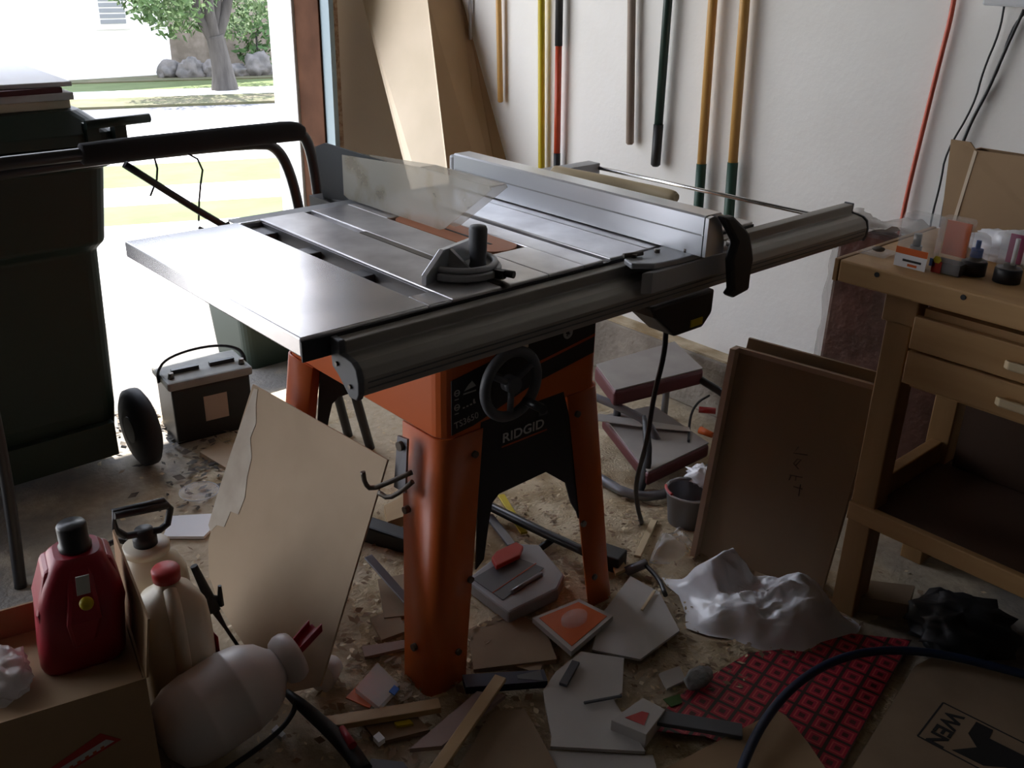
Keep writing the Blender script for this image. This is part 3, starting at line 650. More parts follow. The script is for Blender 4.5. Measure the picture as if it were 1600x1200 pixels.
wallpole('wooden_handle', 'weathered grey wooden tool handle hanging beside the dark green pole', lo, hi, .014, [(lo[2], None, M_greyw, 1, 'shaft')])
lo, k1, hi = (1.870, 0.869, 0.792), (1.870, 0.862, 0.931), (1.870, 0.874, 1.316)
wallpole('rake_handle', 'dark green tool handle with black rubber grip at its lower end', lo, hi, .0145, [(lo[2], k1[2], M_black, 1.15, 'end_grip'), (k1[2], None, M_dgreen, 1, 'shaft')])
lo, k1, hi = (1.870, 0.672, 0.699), (1.870, 0.676, 0.832), (1.870, 0.699, 1.324)
wallpole('hoe_handle', 'honey wooden tool handle with green end, nearer the dark green pole', (lo[0], lo[1] - .002, .62), hi, .0145, [(.62, k1[2], M_grip, 1.12, 'end_grip'), (k1[2], None, M_han, 1, 'shaft')])
lo, k1, hi = (1.870, 0.545, 0.687), (1.870, 0.554, 0.856), (1.870, 0.582, 1.329)
wallpole('hoe_handle', 'honey wooden tool handle with green end, nearest the orange cord', (lo[0], lo[1], .58), hi, .0150, [(.58, k1[2], M_grip, 1.12, 'end_grip'), (k1[2], None, M_han, 1, 'shaft')])
lo, hi = (1.885, 1.873, 1.125), (1.885, 1.878, 1.271)
wallpole('metal_rod', 'thin grey rod hanging at the upper edge of the brown carton', (1.885, lo[1], lo[2]), (1.885, hi[1], hi[2]), .006, [(lo[2], None, M_cast, 1, 'shaft')])
tag(MB().tube([(1.885, -0.030, 1.416), (1.885, -0.040, 1.342), (1.885, -0.031, 1.203), (1.885, -0.023, 1.056), (1.885, -0.013, 0.866), (1.880, -0.015, 0.774)], .0062, 10, 2).build('extension_cord', M_ocord), 'orange extension cord hanging down the plaster wall', 'cord')
tag(MB().tube([(1.885, -0.164, 1.356), (1.885, -0.167, 1.290), (1.885, -0.147, 1.198), (1.885, -0.143, 1.112), (1.885, -0.095, 0.983), (1.885, -0.099, 0.907), (1.870, -0.099, 0.805), (1.840, -0.121, 0.753)], .0028, 8, 2).build('wall_cord', M_cord), 'thin wavy black cord hanging from the grey box', 'cord')
tag(MB().tube([(1.885, -0.213, 1.344), (1.885, -0.189, 1.247), (1.885, -0.171, 1.154), (1.885, -0.144, 1.072), (1.885, -0.124, 0.954), (1.885, -0.119, 0.877), (1.860, -0.133, 0.797)], .0042, 8, 2).build('wall_cord', M_cord), 'thicker straight black cord hanging beside the wavy thin one', 'cord')
tag(MB().tube([(1.889, -0.219, 1.344), (1.887, -0.192, 1.299), (1.886, -0.185, 1.209), (1.893, -0.158, 1.124)], .003, 8, 2).build('wall_cord', M_cord), 'short black cord looping near the upper end of the thicker cord', 'cord')
q0, q1 = V(*(1.860, -0.130, 1.350)), V(*(1.860, -0.278, 1.356))
ob = thing('outlet_box', 'pale grey electrical box on the wall at the upper frame edge', 'electrical box', (1.87, (q0.y + q1.y) / 2, q0.z))
MB().box(1.835, 1.8995, q1.y, q0.y, q0.z, q0.z + .16).build('box_body', mat('pale_grey_box', (.62, .64, .66), .5), ob, bevel=.006)
MB().box(1.832, 1.8345, q1.y + .02, q0.y - .02, q0.z + .02, q0.z + .14).build('cover', M_white, ob)

# plastic-wrapped pack behind the bench
pk = thing('wrapped_pack', 'tall brown pack in shiny plastic film standing behind the workbench', 'wrapped pack', (1.7, -.2, 0))
e = [V(*(1.654, 0.030, 0.715)), V(*(1.559, 0.060, 0.736)), V(*(1.526, 0.060, 0.488)), V(*(1.565, 0.030, 0.468))]
xa, xb, zt = 1.64, 1.755, .80
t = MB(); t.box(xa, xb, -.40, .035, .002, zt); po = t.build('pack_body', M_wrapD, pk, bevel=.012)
t = MB(); N_ = 22; Mz = 40; vs = []; fs = []
for j in range(Mz + 1):
    for i in range(N_ + 1):
        x = xa - .006 + (xb - xa + .012) * i / N_; z = .01 + (zt + .02) * j / Mz
        vs.append((x, .045 + .018 * noise.fractal(V(x * 22, z * 9, 3), 1, 2, 4), z))
for j in range(Mz):
    for i in range(N_): k = j * (N_ + 1) + i; fs.append((k, k + 1, k + N_ + 2, k + N_ + 1))
t.add(vs, fs, True); t.build('film_wrap', M_film, pk)
t = MB(); vs = []; fs = []; N_ = 30; Mz = 12
for j in range(Mz + 1):
    for i in range(N_ + 1):
        y = .05 - .44 * i / N_; x = xa - .01 + (xb - xa + .02) * j / Mz
        vs.append((x, y, zt + .016 + .030 * noise.fractal(V(x * 14, y * 12, 5), 1, 2, 4)))
for j in range(Mz):
    for i in range(N_): k = j * (N_ + 1) + i; fs.append((k, k + 1, k + N_ + 2, k + N_ + 1))
t.add(vs, fs, True); t.build('film_fold', mat('crumpled_film', (.55, .50, .46), .25, alpha=.75), pk)

# ------------------------------------------------------------------ workbench and what stands on it
wbn = thing('workbench', 'pale wooden workbench with drawers and lower shelf by the wall', 'workbench', (1.38, -.87, 0))
t = MB()
t.box(1.163, 1.60, -1.50, -.238, .812, .860); tpb = t.build('bench_top', M_pine, wbn, bevel=.004)
t = MB(); t.box(1.1625, 1.60, -.2376, -.226, .811, .861); t.build('end_batten', M_pineV, wbn, bevel=.002)
for y in (-.325, -.507, -.69, -.87): MB().cyl((1.1615, y, .848), (1.1632, y, .848), .0055, 10).build('dog_hole', M_black, tpb)
for x in (1.20, 1.54):
    for y in (-.345, -1.45):
        MB().box(x, x + .06, y - .058, y, 0, .80).build('leg', M_pineV, wbn, bevel=.003)
t = MB(); t.box(1.197, 1.24, -.335, -.410, .745, .8115); t.build('corner_block', M_pineV, wbn, bevel=.003)
dz = ((.703, .775), (.625, .698))
for k, (z0, z1) in enumerate(dz):
    d = MB().box(1.190, 1.208, -1.38, -.408, z0, z1).build('drawer', M_pine, wbn, bevel=.003)
    h = MB(); h.prism([V(1.190, -.60, z0 + .020), V(1.190, -.76, z0 + .020), V(1.168, -.745, z0 + .026), V(1.168, -.615, z0 + .026)], (0, 0, .018)); h.build('handle', M_birch, d, bevel=.003)
MB().box(1.2085, 1.56, -1.38, -.42, .615, .79).build('drawer_case', M_pine, wbn)
MB().box(1.545, 1.557, -1.38, -.42, .303, .61).build('shade_board', MATS.get('shaded_shelf') or mat('shaded_shelf', (.10, .055, .035), .7), wbn)  # added dark panel, stands for the shade under the bench
t = MB(); t.box(1.21, 1.59, -1.44, -.36, .286, .300); t.build('lower_shelf', mat('shaded_shelf', (.10, .055, .035), .7), wbn)  # shelf colour darkened to hold the under-bench shade
MB().box(1.19, 1.2095, -1.45, -.345, .258, .303).build('shelf_rail', M_pine, wbn, bevel=.003)
MB().box(1.262, 1.538, -.390, -.360, .302, .36).build('side_stretcher', M_pineV, wbn, bevel=.003)

def clearcase(name, lb, p, w, d, h, dome=False):
    p = V(*p); th = thing(name, lb, 'router bit package', (p.x, p.y, .8602), 'router bits in clear cases')
    return th, p
p = V(*(1.240, -0.360, 0.860)); th = thing('bit_package', 'squat clear package with orange and white card at the bench corner', 'tool package', (p.x, p.y, .8602), 'clear tool packages on the bench')
MB().box(p.x - .022, p.x + .03, p.y - .042, p.y + .035, .8603, .972).build('clear_case', M_clear, th, bevel=.012)
MB().box(p.x - .0235, p.x - .0225, p.y - .038, p.y + .030, .861, .888).build('white_card', M_paper, th)
MB().box(p.x - .0235, p.x - .0225, p.y - .038, p.y + .030, .8885, .902).build('orange_card', M_orb, th)
t = MB(); t.cyl((p.x, p.y, .861), (p.x, p.y, .905), .012, 14); t.cyl((p.x, p.y, .905), (p.x, p.y, .93), .008, 14); t.build('router_bit', M_bolt, th)
MB().box(p.x - .0245, p.x - .0236, p.y - .028, p.y + .012, .874, .8785).build('printed_line', M_black, th)
MB().box(p.x - .0245, p.x - .0236, p.y - .02, p.y + .0, .865, .870).build('printed_mark', M_orb, th)
p = V(*(1.256, -0.428, 0.860)); th = thing('bit_package', 'taller clear package with orange card and dark base, second from the bench corner', 'tool package', (p.x, p.y, .8602), 'clear tool packages on the bench')
MB().box(p.x - .02, p.x + .02, p.y - .032, p.y + .030, .8603, .975).build('clear_case', M_clear, th, bevel=.006)
MB().box(p.x + .006, p.x + .010, p.y - .026, p.y + .024, .895, .965).build('orange_card', M_orb, th)
MB().box(p.x - .017, p.x + .018, p.y - .030, p.y + .028, .861, .884).build('base', M_black, th)
MB().box(p.x - .0215, p.x - .0205, p.y + .006, p.y + .026, .8605, .884).build('red_label', M_red, th)
MB().prism([V(p.x - .0222, p.y + .016 + .009 * math.cos(a), .888 + .008 * math.sin(a)) for a in [k * 1.047 for k in range(6)]], (-.001, 0, 0)).build('yellow_mark', M_yel, th)
MB().box(p.x - .0215, p.x - .0205, p.y + .02, p.y + .032, .872, .888).build('blue_label', M_blue, th)
for q, lb, mm, hh, rr0 in (((1.289, -0.464, 0.860), 'domed clear package with a blue bit and black base', M_blue, .085, .024), ((1.293, -0.531, 0.860), 'tall domed clear package with magenta card and white bit', M_pink, .105, .025)):
    p = V(*q); th = thing('bit_package', lb, 'tool package', (p.x, p.y, .8602), 'clear tool packages on the bench')
    MB().lathe([(rr0, .03), (rr0, hh - .02), (rr0 * .85, hh - .006), (rr0 * .5, hh), (0, hh + .001)], (p.x, p.y, .8603)).build('clear_dome', M_clear, th)
    MB().lathe([(rr0 * 1.04, 0), (rr0 * 1.04, .026), (rr0 * .9, .0295), (.012, .0298), (.012, .036), (0, .0362)], (p.x, p.y, .8603)).build('base', M_black, th)
    t = MB()
    if mm is M_blue: t.cyl((p.x, p.y, .8966), (p.x, p.y, .913), .012, 12); t.cyl((p.x, p.y, .913), (p.x, p.y, .93), .005, 10); t.build('router_bit', M_blue, th)
    else:
        t.box(p.x + .008, p.x + .010, p.y - .016, p.y + .014, .897, .955); t.build('magenta_card', M_pink, th)
        MB().cyl((p.x - .004, p.y - .006, .8966), (p.x - .004, p.y - .006, .95), .0045, 10).build('router_bit', M_paper, th)
p = V(*(1.268, -0.267, 0.861)); th = thing('blister_tray', 'flat clear blister tray with dark contents near the bench corner', 'blister pack', (p.x, p.y, .8602))
MB().box(p.x - .03, p.x + .03, p.y - .028, p.y + .032, .8603, .867).build('tray', M_clear, th, bevel=.002)
blob(MB(), (p.x, p.y, .871), (.014, .013, .005), 4, 12, 8).build('contents', M_dead, th)
t = MB(); blob(t, (1.42, -.50, .895), (.05, .11, .036), 9, 30, 20, .35, 2.5, .861); tag(t.build('plastic_bag', M_bag), 'crumpled white plastic bag behind the clear packages on the bench', 'bag')
cd = thing('bench_carton', 'open brown cardboard box standing at the back of the workbench', 'cardboard box', (1.53, -.5, .8602))
t = MB(); t.prism([V(1.48, -.30, .861), V(1.48, -.62, .861), V(1.50, -.66, 1.075), V(1.50, -.33, 1.068), V(1.50, -.315, 1.083), V(1.50, -.272, 1.083)], (.005, 0, 0)); t.build('front_panel', M_card, cd)
MB().box(1.506, 1.59, -.305, -.300, .861, 1.06).build('side_panel', M_card, cd)
MB().box(1.590, 1.595, -.64, -.30, .861, 1.06).build('rear_panel', M_card, cd)
MB().prism([V(1.4785, -.318, .865), V(1.4785, -.325, .865), V(1.4985, -.335, 1.066), V(1.4985, -.328, 1.068)], (-.0008, 0, 0)).build('crease', M_cardL, cd)

# drawer panels leaning on the bench
def panel(name, lb, B0, B1, T0, T1, rail):
    B0, B1, T0, T1 = (V(*p) for p in (B0, B1, T0, T1)); n = (B1 - B0).cross(T0 - B0).normalized()
    if n.x > 0: n = -n
    th = thing(name, lb, 'drawer panel', B0.lerp(B1, .5))
    MB().prism([B0, B1, T1, T0], -n * .012).build('panel', M_mdf, th)
    if rail:
        u = (B1 - B0).normalized() * .014
        s_ = MB(); s_.prism([B0 + n * .001, B0 + u + n * .001, T0 + u + n * .001, T0 + n * .001], n * .035); s_.build('side_strip', M_mdfE, th)
        w = (T0 - B0).normalized() * -.012
        s_ = MB(); s_.prism([T0 + u + n * .001, T1 + n * .001, T1 + w + n * .001, T0 + u + w + n * .001], n * .006); s_.build('edge_strip', M_mdfE, th)
    return th, n
th, nn = panel('drawer_panel', 'large fibreboard drawer panel with handwritten word leaning by the bench leg', (1.125, .014, 0), (1.218, -.307, 0), (1.210, .027, .566), (1.305, -.312, .550), True)
B0_, e1_, e2_ = V(1.125, .014, 0), V(.093, -.321, 0).normalized(), V(.085, .013, .566).normalized()
t = MB()
for st_ in (((.2033, .3632), (.1947, .3439), (.2283, .3486)), ((.2058, .3133), (.2159, .3332), (.2067, .3321), (.2000, .3183), (.2150, .3075)), ((.1970, .2867), (.2282, .2894)),
            ((.2003, .2860), (.1982, .2733)), ((.2127, .2881), (.2135, .2763)), ((.2120, .2604), (.2343, .2605)), ((.2274, .2704), (.2290, .2400))):
    t.tube([B0_ + e1_ * a + e2_ * b + nn * .0006 for a, b in st_], .0011, 6, 0)
t.build('pencil_lettering', M_dead, th)
th, nn2 = panel('drawer_panel', 'second fibreboard drawer panel standing just behind the lettered one', (1.165, .030, 0), (1.263, -.290, 0), (1.252, .018, .580), (1.348, -.302, .563), False)

# ------------------------------------------------------------------ foreground: carton, fuel can, sprayers, jug
bx = thing('cardboard_box', 'open brown cardboard box holding the red fuel can', 'cardboard box', (-.46, .28, 0))
d = V(.976, -.216, 0); w = V(.216, .976, 0); F1 = V(-.271, .12, 0); F0 = F1 - d * .45; B1 = F1 + w * .27; B0 = F0 + w * .27
Zu = V(0, 0, 1)
t = MB(); t.prism([F0, F1, F1 + Zu * .30, F0 + Zu * .30], w * .004); t.build('front_panel', M_card, bx)
MB().prism([F1 + w * .0045, B1, B1 + Zu * .30, F1 + w * .0045 + Zu * .30], -d * .004).build('side_panel', M_card, bx)
MB().prism([F0 + w * .0045, B0, B0 + Zu * .30, F0 + w * .0045 + Zu * .30], d * .004).build('side_panel', M_card, bx)
MB().prism([B0 + d * .0045, B1 - d * .0045, B1 - d * .0045 + Zu * .335, B0 + d * .0045 + Zu * .325], -w * .004).build('rear_panel', M_card, bx)
MB().prism([F0 + w * .006 + d * .006, F1 + w * .006 - d * .006, B1 - w * .006 - d * .006, B0 - w * .006 + d * .006], V(0, 0, .004)).build('bottom', M_card, bx)
t = MB(); q = [F0 + w * .005 + d * .005 + Zu * .298, F1 + w * .005 - d * .005 + Zu * .298, B1 - w * .006 - d * .005 + Zu * .272, B0 - w * .006 + d * .005 + Zu * .272]
t.prism(q, (0, 0, -.004)); t.build('folded_flap', M_card, bx)
t = MB(); t.prism([F1 + Zu * .300, B1 + Zu * .300, V(-.21, .372, .446), V(-.258, .105, .425)], (.004, 0, 0)); t.build('upright_flap', M_card, bx)
lbq = F1 - d * .115 + Zu * .205
def onfront(a, z): return F1 - d * a + Zu * z - w * .0008
t = MB(); t.prism([onfront(.208, .160), onfront(.19, .143), onfront(.055, .190), onfront(.085, .217)], -w * .0006); sl = t.build('red_sticker', M_red, bx)
t = MB(); t.prism([onfront(.196, .158) - w * .0008, onfront(.186, .149) - w * .0008, onfront(.066, .192) - w * .0008, onfront(.078, .201) - w * .0008], -w * .0005); t.build('pale_band', M_ink, sl)
t = MB()
for k in range(8):
    a = .18 - k * .013; z = .1555 + k * .0047
    t.prism([onfront(a, z) - w * .0014, onfront(a, z - .006) - w * .0014, onfront(a - .006, z - .004) - w * .0014, onfront(a - .006, z + .002) - w * .0014], -w * .0003)
t.build('worn_print', M_inkO, sl)

can = thing('fuel_can', 'red plastic fuel can with black cap standing in the cardboard box', 'fuel can', (-.345, .285, .278))
cx, cy, cz = -.322, .284, .279
t = MB(); R = []
for z, hx_, hy_, r in ((0, .056, .05, .03), (.006, .066, .06, .035), (.02, .070, .066, .035), (.11, .070, .066, .03), (.145, .068, .064, .026), (.175, .058, .056, .022), (.205, .044, .044, .02), (.216, .036, .034, .02)):
    R.append([Vector((cx + (p.x + .10 * z) * d.x + p.y * w.x, cy + (p.x + .10 * z) * d.y + p.y * w.y, cz + z)) for p in rrect(-hx_, hx_, -hy_, hy_, 0, r)])
t.loft(R, smooth=True); t.build('can_body', M_gas, can)
def cp(x, y, z): x += .10 * z; return V(cx + x * d.x + y * w.x, cy + x * d.y + y * w.y, cz + z)
t = MB(); t.loft([[cp(-.020, -.040, .21), cp(.020, -.040, .21), cp(.020, .02, .216), cp(-.020, .02, .216)], [cp(-.024, -.073, .160), cp(.024, -.073, .155), cp(.02, .0, .150), cp(-.02, .0, .150)], [cp(-.030, -.084, .12), cp(.030, -.084, .12), cp(.02, -.03, .10), cp(-.02, -.03, .10)], [cp(-.02, -.074, .06), cp(.02, -.074, .07), cp(.01, -.03, .07), cp(-.01, -.03, .07)]], smooth=False); t.build('ridge', M_gas, can, bevel=.008)
for s in (-1, 1):
    t = MB(); t.loft([[cp(s * .068, -.05, .10), cp(s * .068, .05, .10), cp(s * .046, .05, .10), cp(s * .046, -.05, .10)], [cp(s * .071, -.052, .13), cp(s * .071, .052, .13), cp(s * .048, .05, .15), cp(s * .048, -.05, .15)], [cp(s * .055, -.03, .198), cp(s * .055, .04, .198), cp(s * .035, .04, .205), cp(s * .035, -.03, .205)]], smooth=False); t.build('shoulder', M_gas, can, bevel=.008)
MB().lathe([(.026, 0), (.027, .012), (.024, .014), (.0245, .048), (.022, .052), (0, .053)], cp(0, .0, .212), seg=24).build('cap', M_blackS, can)
MB().lathe([(.011, 0), (.0115, .008), (.006, .011), (0, .0112)], cp(.004, -.080, .152), (-w + Zu * .9), 16).build('vent_cap', M_yel, can)
MB().prism([cp(-.009, -.0615, .197), cp(.012, -.0615, .197), cp(.012, -.0715, .168), cp(-.009, -.0715, .168)], -w * .003).build('sticker', M_ink, can)
t = MB(); blob(t, V(-.462, .265, .312), (.050, .065, .032), 21, 36, 22, .32, 2.4, .300); tag(t.build('film_wrap', MATS['crumpled_film']), 'crumpled clear film lying in the box beside the red fuel can', 'plastic film')

sy = thing('pump_sprayer', 'cream garden pump sprayer with black handle standing behind the jug', 'sprayer', (-.115, .49, 0))
MB().lathe([(.06, 0), (.074, .01), (.076, .03), (.076, .215), (.073, .245), (.060, .272), (.043, .286), (.041, .305), (.0, .306)], (-.115, .49, .001)).build('tank', M_cream, sy)
MB().lathe([(.046, .0), (.047, .012), (.043, .016), (0, .0165)], (-.115, .49, .300)).build('collar', M_cream, sy)
t = MB(); t.lathe([(.024, 0), (.024, .02), (.018, .022), (.018, .035), (0, .0355)], (-.115, .49, .3165)); pump = t.build('pump_neck', M_black, sy)
t = MB(); lp = [(-0.152, 0.488, 0.350), (-0.170, 0.488, 0.373), (-0.168, 0.488, 0.413), (-0.068, 0.488, 0.400), (-0.056, 0.488, 0.377), (-0.066, 0.488, 0.345), (-0.083, 0.488, 0.337), (-0.152, 0.488, 0.350)]
t.tube(lp, .0075, 8); t.tube([(-0.170, 0.480, 0.409), (-0.063, 0.480, 0.392)], .008, 8); t.build('handle', M_black, sy)
t = MB(); t.tube([(-.125, .53, .30), (-.16, .55, .315), (-.20, .545, .29), (-.215, .50, .22), (-.20, .47, .16)], .006, 8, 2); t.build('supply_hose', M_cord, sy)
t = MB()
for k in range(3): t.torus((-.148 + k * .022, .4150 - .001 * k, .205), (0, 1, 0), .006, .0013, 14, 6)
t.build('moulded_mark', M_cardD, sy)
t = MB(); t.tube([(-0.038, 0.450, 0.248), (-0.027, 0.440, 0.198), (-0.019, 0.430, 0.159), (-0.016, 0.420, 0.138)], [.008, .010, .012, .012], 10, 1); t.tube([(-0.029, 0.430, 0.172), (-0.001, 0.430, 0.154)], .010, 8)
t.tube([(0.002, 0.425, 0.193), (-0.001, 0.425, 0.144)], [.004, .008], 8); t.tube([(-0.016, 0.420, 0.138), (-0.007, 0.400, 0.103), (0.006, 0.360, 0.056)], [.008, .004, .004], 8)
tag(t.build('sprayer_wand', M_black), 'black sprayer wand with trigger lying against the leaning hardboard', 'sprayer wand')

jg = thing('jug', 'cream plastic jug with red cap standing between fuel can and white tank', 'jug', (-.133, .347, 0))
t = MB(); R = []
for z, a, b in ((0, .055, .055), (.01, .066, .064), (.15, .067, .066), (.21, .066, .064), (.255, .062, .060), (.282, .048, .045), (.298, .027, .026), (.306, .021, .021), (.316, .021, .021)):
    R.append([Vector((-.133 + p.x, .347 + p.y, z + .001)) for p in rrect(-a, a, -b, b, 0, min(a, b) * .7)])
t.loft(R); t.build('jug_body', M_cream, jg)
MB().lathe([(.026, 0), (.027, .022), (.024, .026), (0, .0265)], (-.133, .347, .316)).build('cap', M_redcap, jg)
t = MB(); t.tube([(-.138, .325, .302), (-.146, .292, .285), (-.15, .274, .235), (-.148, .278, .17), (-.146, .295, .135)], [.013, .014, .014, .014, .018], 12, 2); t.build('handle', M_cream, jg)
MB().box(-.066, -.0655, .30, .37, .05, .17).build('red_label', M_redcap, jg)

tk = thing('white_tank', 'white round plastic tank lying on its side with a red spout', 'sprayer tank', (-.115, .19, 0))
a0 = V(-.248, .188, .088); ax = V(.285, .0, .052)
MB().lathe([(0, 0), (.035, .004), (.066, .02), (.082, .05), (.087, .085), (.0875, .09), (.0865, .093), (.0865, .16), (.0875, .163), (.0865, .166), (.080, .20), (.062, .232), (.042, .248), (.035, .256)], a0, ax, 36).build('tank_body', M_tank, tk)
MB().lathe([(.032, .252), (.046, .260), (.052, .272), (.052, .286), (.046, .297), (.026, .301), (0, .3015)], a0, ax, 28).build('neck_ring', M_tank, tk)
au = ax.normalized(); e0 = a0 + au * .296; ns = V(0, 1, 0)
t = MB(); t.prism([e0 - ns * .014 + Zu * .004, e0 + ns * .014 + Zu * .004, e0 + ns * .016 + au * .05 + Zu * .026, e0 - ns * .016 + au * .05 + Zu * .026], Zu * .004)
t.prism([e0 - ns * .016 + Zu * .004, e0 - ns * .013 + Zu * .004, e0 - ns * .015 + au * .055 + Zu * .028, e0 - ns * .018 + au * .055 + Zu * .028], Zu * .018)
t.prism([e0 + ns * .016 + Zu * .004, e0 + ns * .013 + Zu * .004, e0 + ns * .015 + au * .045 + Zu * .024, e0 + ns * .018 + au * .045 + Zu * .024], Zu * .018); t.build('spout', M_gas, tk)

# leaning hardboard
P = [(0.238, 0.665, 0.514), (0.277, 0.183, 0.505), (0.072, 0.151, 0.065), (0.043, 0.222, 0.017), (0.032, 0.297, 0.007), (0.032, 0.352, 0.018), (0.034, 0.441, 0.04), (0.038, 0.52, 0.062), (0.05, 0.595, 0.103), (0.074, 0.636, 0.16), (0.104, 0.651, 0.228), (0.13, 0.658, 0.284)]
hb_ = thing('hardboard_sheet', 'large brown hardboard sheet with worn pale corner leaning on the saw', 'board', (.05, .30, 0))
nn3 = (V(*P[1]) - V(*P[0])).cross(V(*P[2]) - V(*P[0])).normalized()
if nn3.x < 0: nn3 = -nn3
MB().prism([V(*p) for p in P], nn3 * .005).build('sheet', M_hb, hb_)
def hp(a, b):   # a along the top edge from the far corner, b down the sheet
    A, B, C_ = V(*P[0]), V(*P[1]), V(*P[11]); return A + (B - A) * a + (C_ - A) * b - nn3 * .0006
st_ = [hp(.02, .03), hp(.05, .02), hp(.07, .15), hp(.115, .30), hp(.105, .45), hp(.16, .6), hp(.17, .78), hp(.20, .95), hp(.19, 1.12), hp(.13, 1.14), hp(.12, 1.3), hp(.06, 1.33), hp(.03, 1.42), hp(.0, 1.38), hp(-.005, 1.05), hp(-.0, .6)]
MB().prism(st_, -nn3 * .0006).build('worn_patch', mat('peeled_board', (.55, .47, .38), .85, col2=(.66, .59, .49), scale=14), hb_)

# ------------------------------------------------------------------ padded bench, pail and film under the wall
pb = thing('padded_bench', 'dusty maroon padded bench on grey tube frame lying against the wall', 'padded bench', (1.45, .47, 0))
def pad(c4, z, th, name, m, mt_):
    q = [V(x, y, z) for x, y in c4]
    o = MB().prism([p - Zu * .004 for p in q], (0, 0, -th)).build(name, m, pb, bevel=.012, bseg=3)
    c_ = sum(q, V(0, 0, 0)) / 4
    MB().prism([c_ + (p - c_) * .97 for p in q], (0, 0, -.0038)).build('dusty_cover', mt_, o)
pad(((1.80, .66), (1.685, .445), (1.33, .51), (1.432, .690)), .24, .055, 'upper_pad', M_vinyl, M_padtop)
pad(((1.387, .606), (1.575, .55), (1.50, .262), (1.213, .262)), .105, .045, 'lower_pad', M_vinyl, M_padtop)
t = MB(); t.tube([(1.31, .70, .17), (1.33, .62, .19), (1.36, .50, .175), (1.39, .42, .15), (1.40, .38, .09)], .013, 10, 1); t.build('side_tube', M_frame, pb)
t = MB(); t.tube([(1.18, .42, .035), (1.17, .30, .035), (1.22, .235, .035), (1.32, .225, .035), (1.50, .24, .04)], .014, 10, 1); t.build('front_tube', M_frame, pb)
t = MB(); t.tube([(1.68, .46, .20), (1.70, .36, .17), (1.72, .27, .10), (1.72, .22, .015)], .013, 10, 1); t.build('support_tube', M_blackS, pb)
MB().tube([(1.42, .57, .188), (1.42, .57, .10)], .012, 8).build('post', M_frame, pb)
MB().tube([(1.70, .60, .188), (1.70, .60, 0)], .012, 8).build('post', M_frame, pb)
tag(MB().tube([(1.747, 0.459, 0.120), (1.659, 0.439, 0.130), (1.591, 0.414, 0.110), (1.451, 0.307, 0.108)], .004, 8, 2).build('thin_cable', M_cord), 'thin dark cable bending over the lower maroon pad', 'cable')
a, b = (1.599, 0.388, 0.140), (1.632, 0.348, 0.140)
tag(MB().cyl(a, b, .010, 12).build('red_grip', M_redcap), 'small red plug end beside the lettered drawer panel', 'plug')
a, b = (1.512, 0.313, 0.125), (1.513, 0.268, 0.125)
tag(MB().cyl(a, b, .012, 12, .009).build('orange_connector', M_orb), 'orange plastic connector lying over the lower maroon pad', 'connector')
t = MB(); t.prism([V(1.30, .60, .118), V(1.36, .60, .118), V(1.52, .36, .112), V(1.50, .34, .112), V(1.40, .46, .114)], (0, 0, .002)); tag(t.build('paper_scrap', M_ivory), 'curled pale paper scrap lying on the lower maroon pad', 'paper')
pc = (1.219, 0.116, 0.100)
pl_ = thing('pail', 'grey metal pail with red lip beside the lettered drawer panel', 'pail', (pc[0], pc[1], 0))
MB().lathe([(.050, 0), (.052, .003), (.064, .105), (.067, .108), (.067, .112), (.063, .112), (.0615, .105), (.049, .006), (0, .006)], (pc[0], pc[1], .001), seg=32).build('pail_body', M_frame, pl_)
MB().torus((pc[0], pc[1], .1135), (0, 0, 1), .066, .0035, 36, 8).build('rim', M_film, pl_)
MB().torus((pc[0], pc[1], .118), (0, 0, 1), .066, .0042, 12, 8, 1.4, 2.2).build('red_lip', M_redcap, pl_)
t = MB(); q = V(*(1.296, 0.130, 0.120)); blob(t, q, (.035, .05, .03), 31, 24, 14, .5, 4, .012); tag(t.build('film_wad', M_bag), 'small wad of clear film beside the grey pail', 'plastic film')
q = (1.246, 0.258, 0.012); tag(MB().lathe([(.04, 0), (.048, .004), (.05, .012), (.045, .014), (.04, .009), (0, .009)], (q[0], q[1], .001)).build('round_lid', M_cardD), 'round brown lid lying where the power cord ends', 'lid')
t = MB(); t.tube([(1.330, 0.389, 0.200), (1.275, 0.322, 0.160), (1.228, 0.280, 0.100), (1.213, 0.284, 0.030), (1.193, 0.284, 0.012)], [.006, .014, .015, .010, .006], 10, 1, flat=.5); tag(t.build('bundled_cord', M_cord), 'bundled loop of flat black cord hanging by the maroon pad', 'cord')

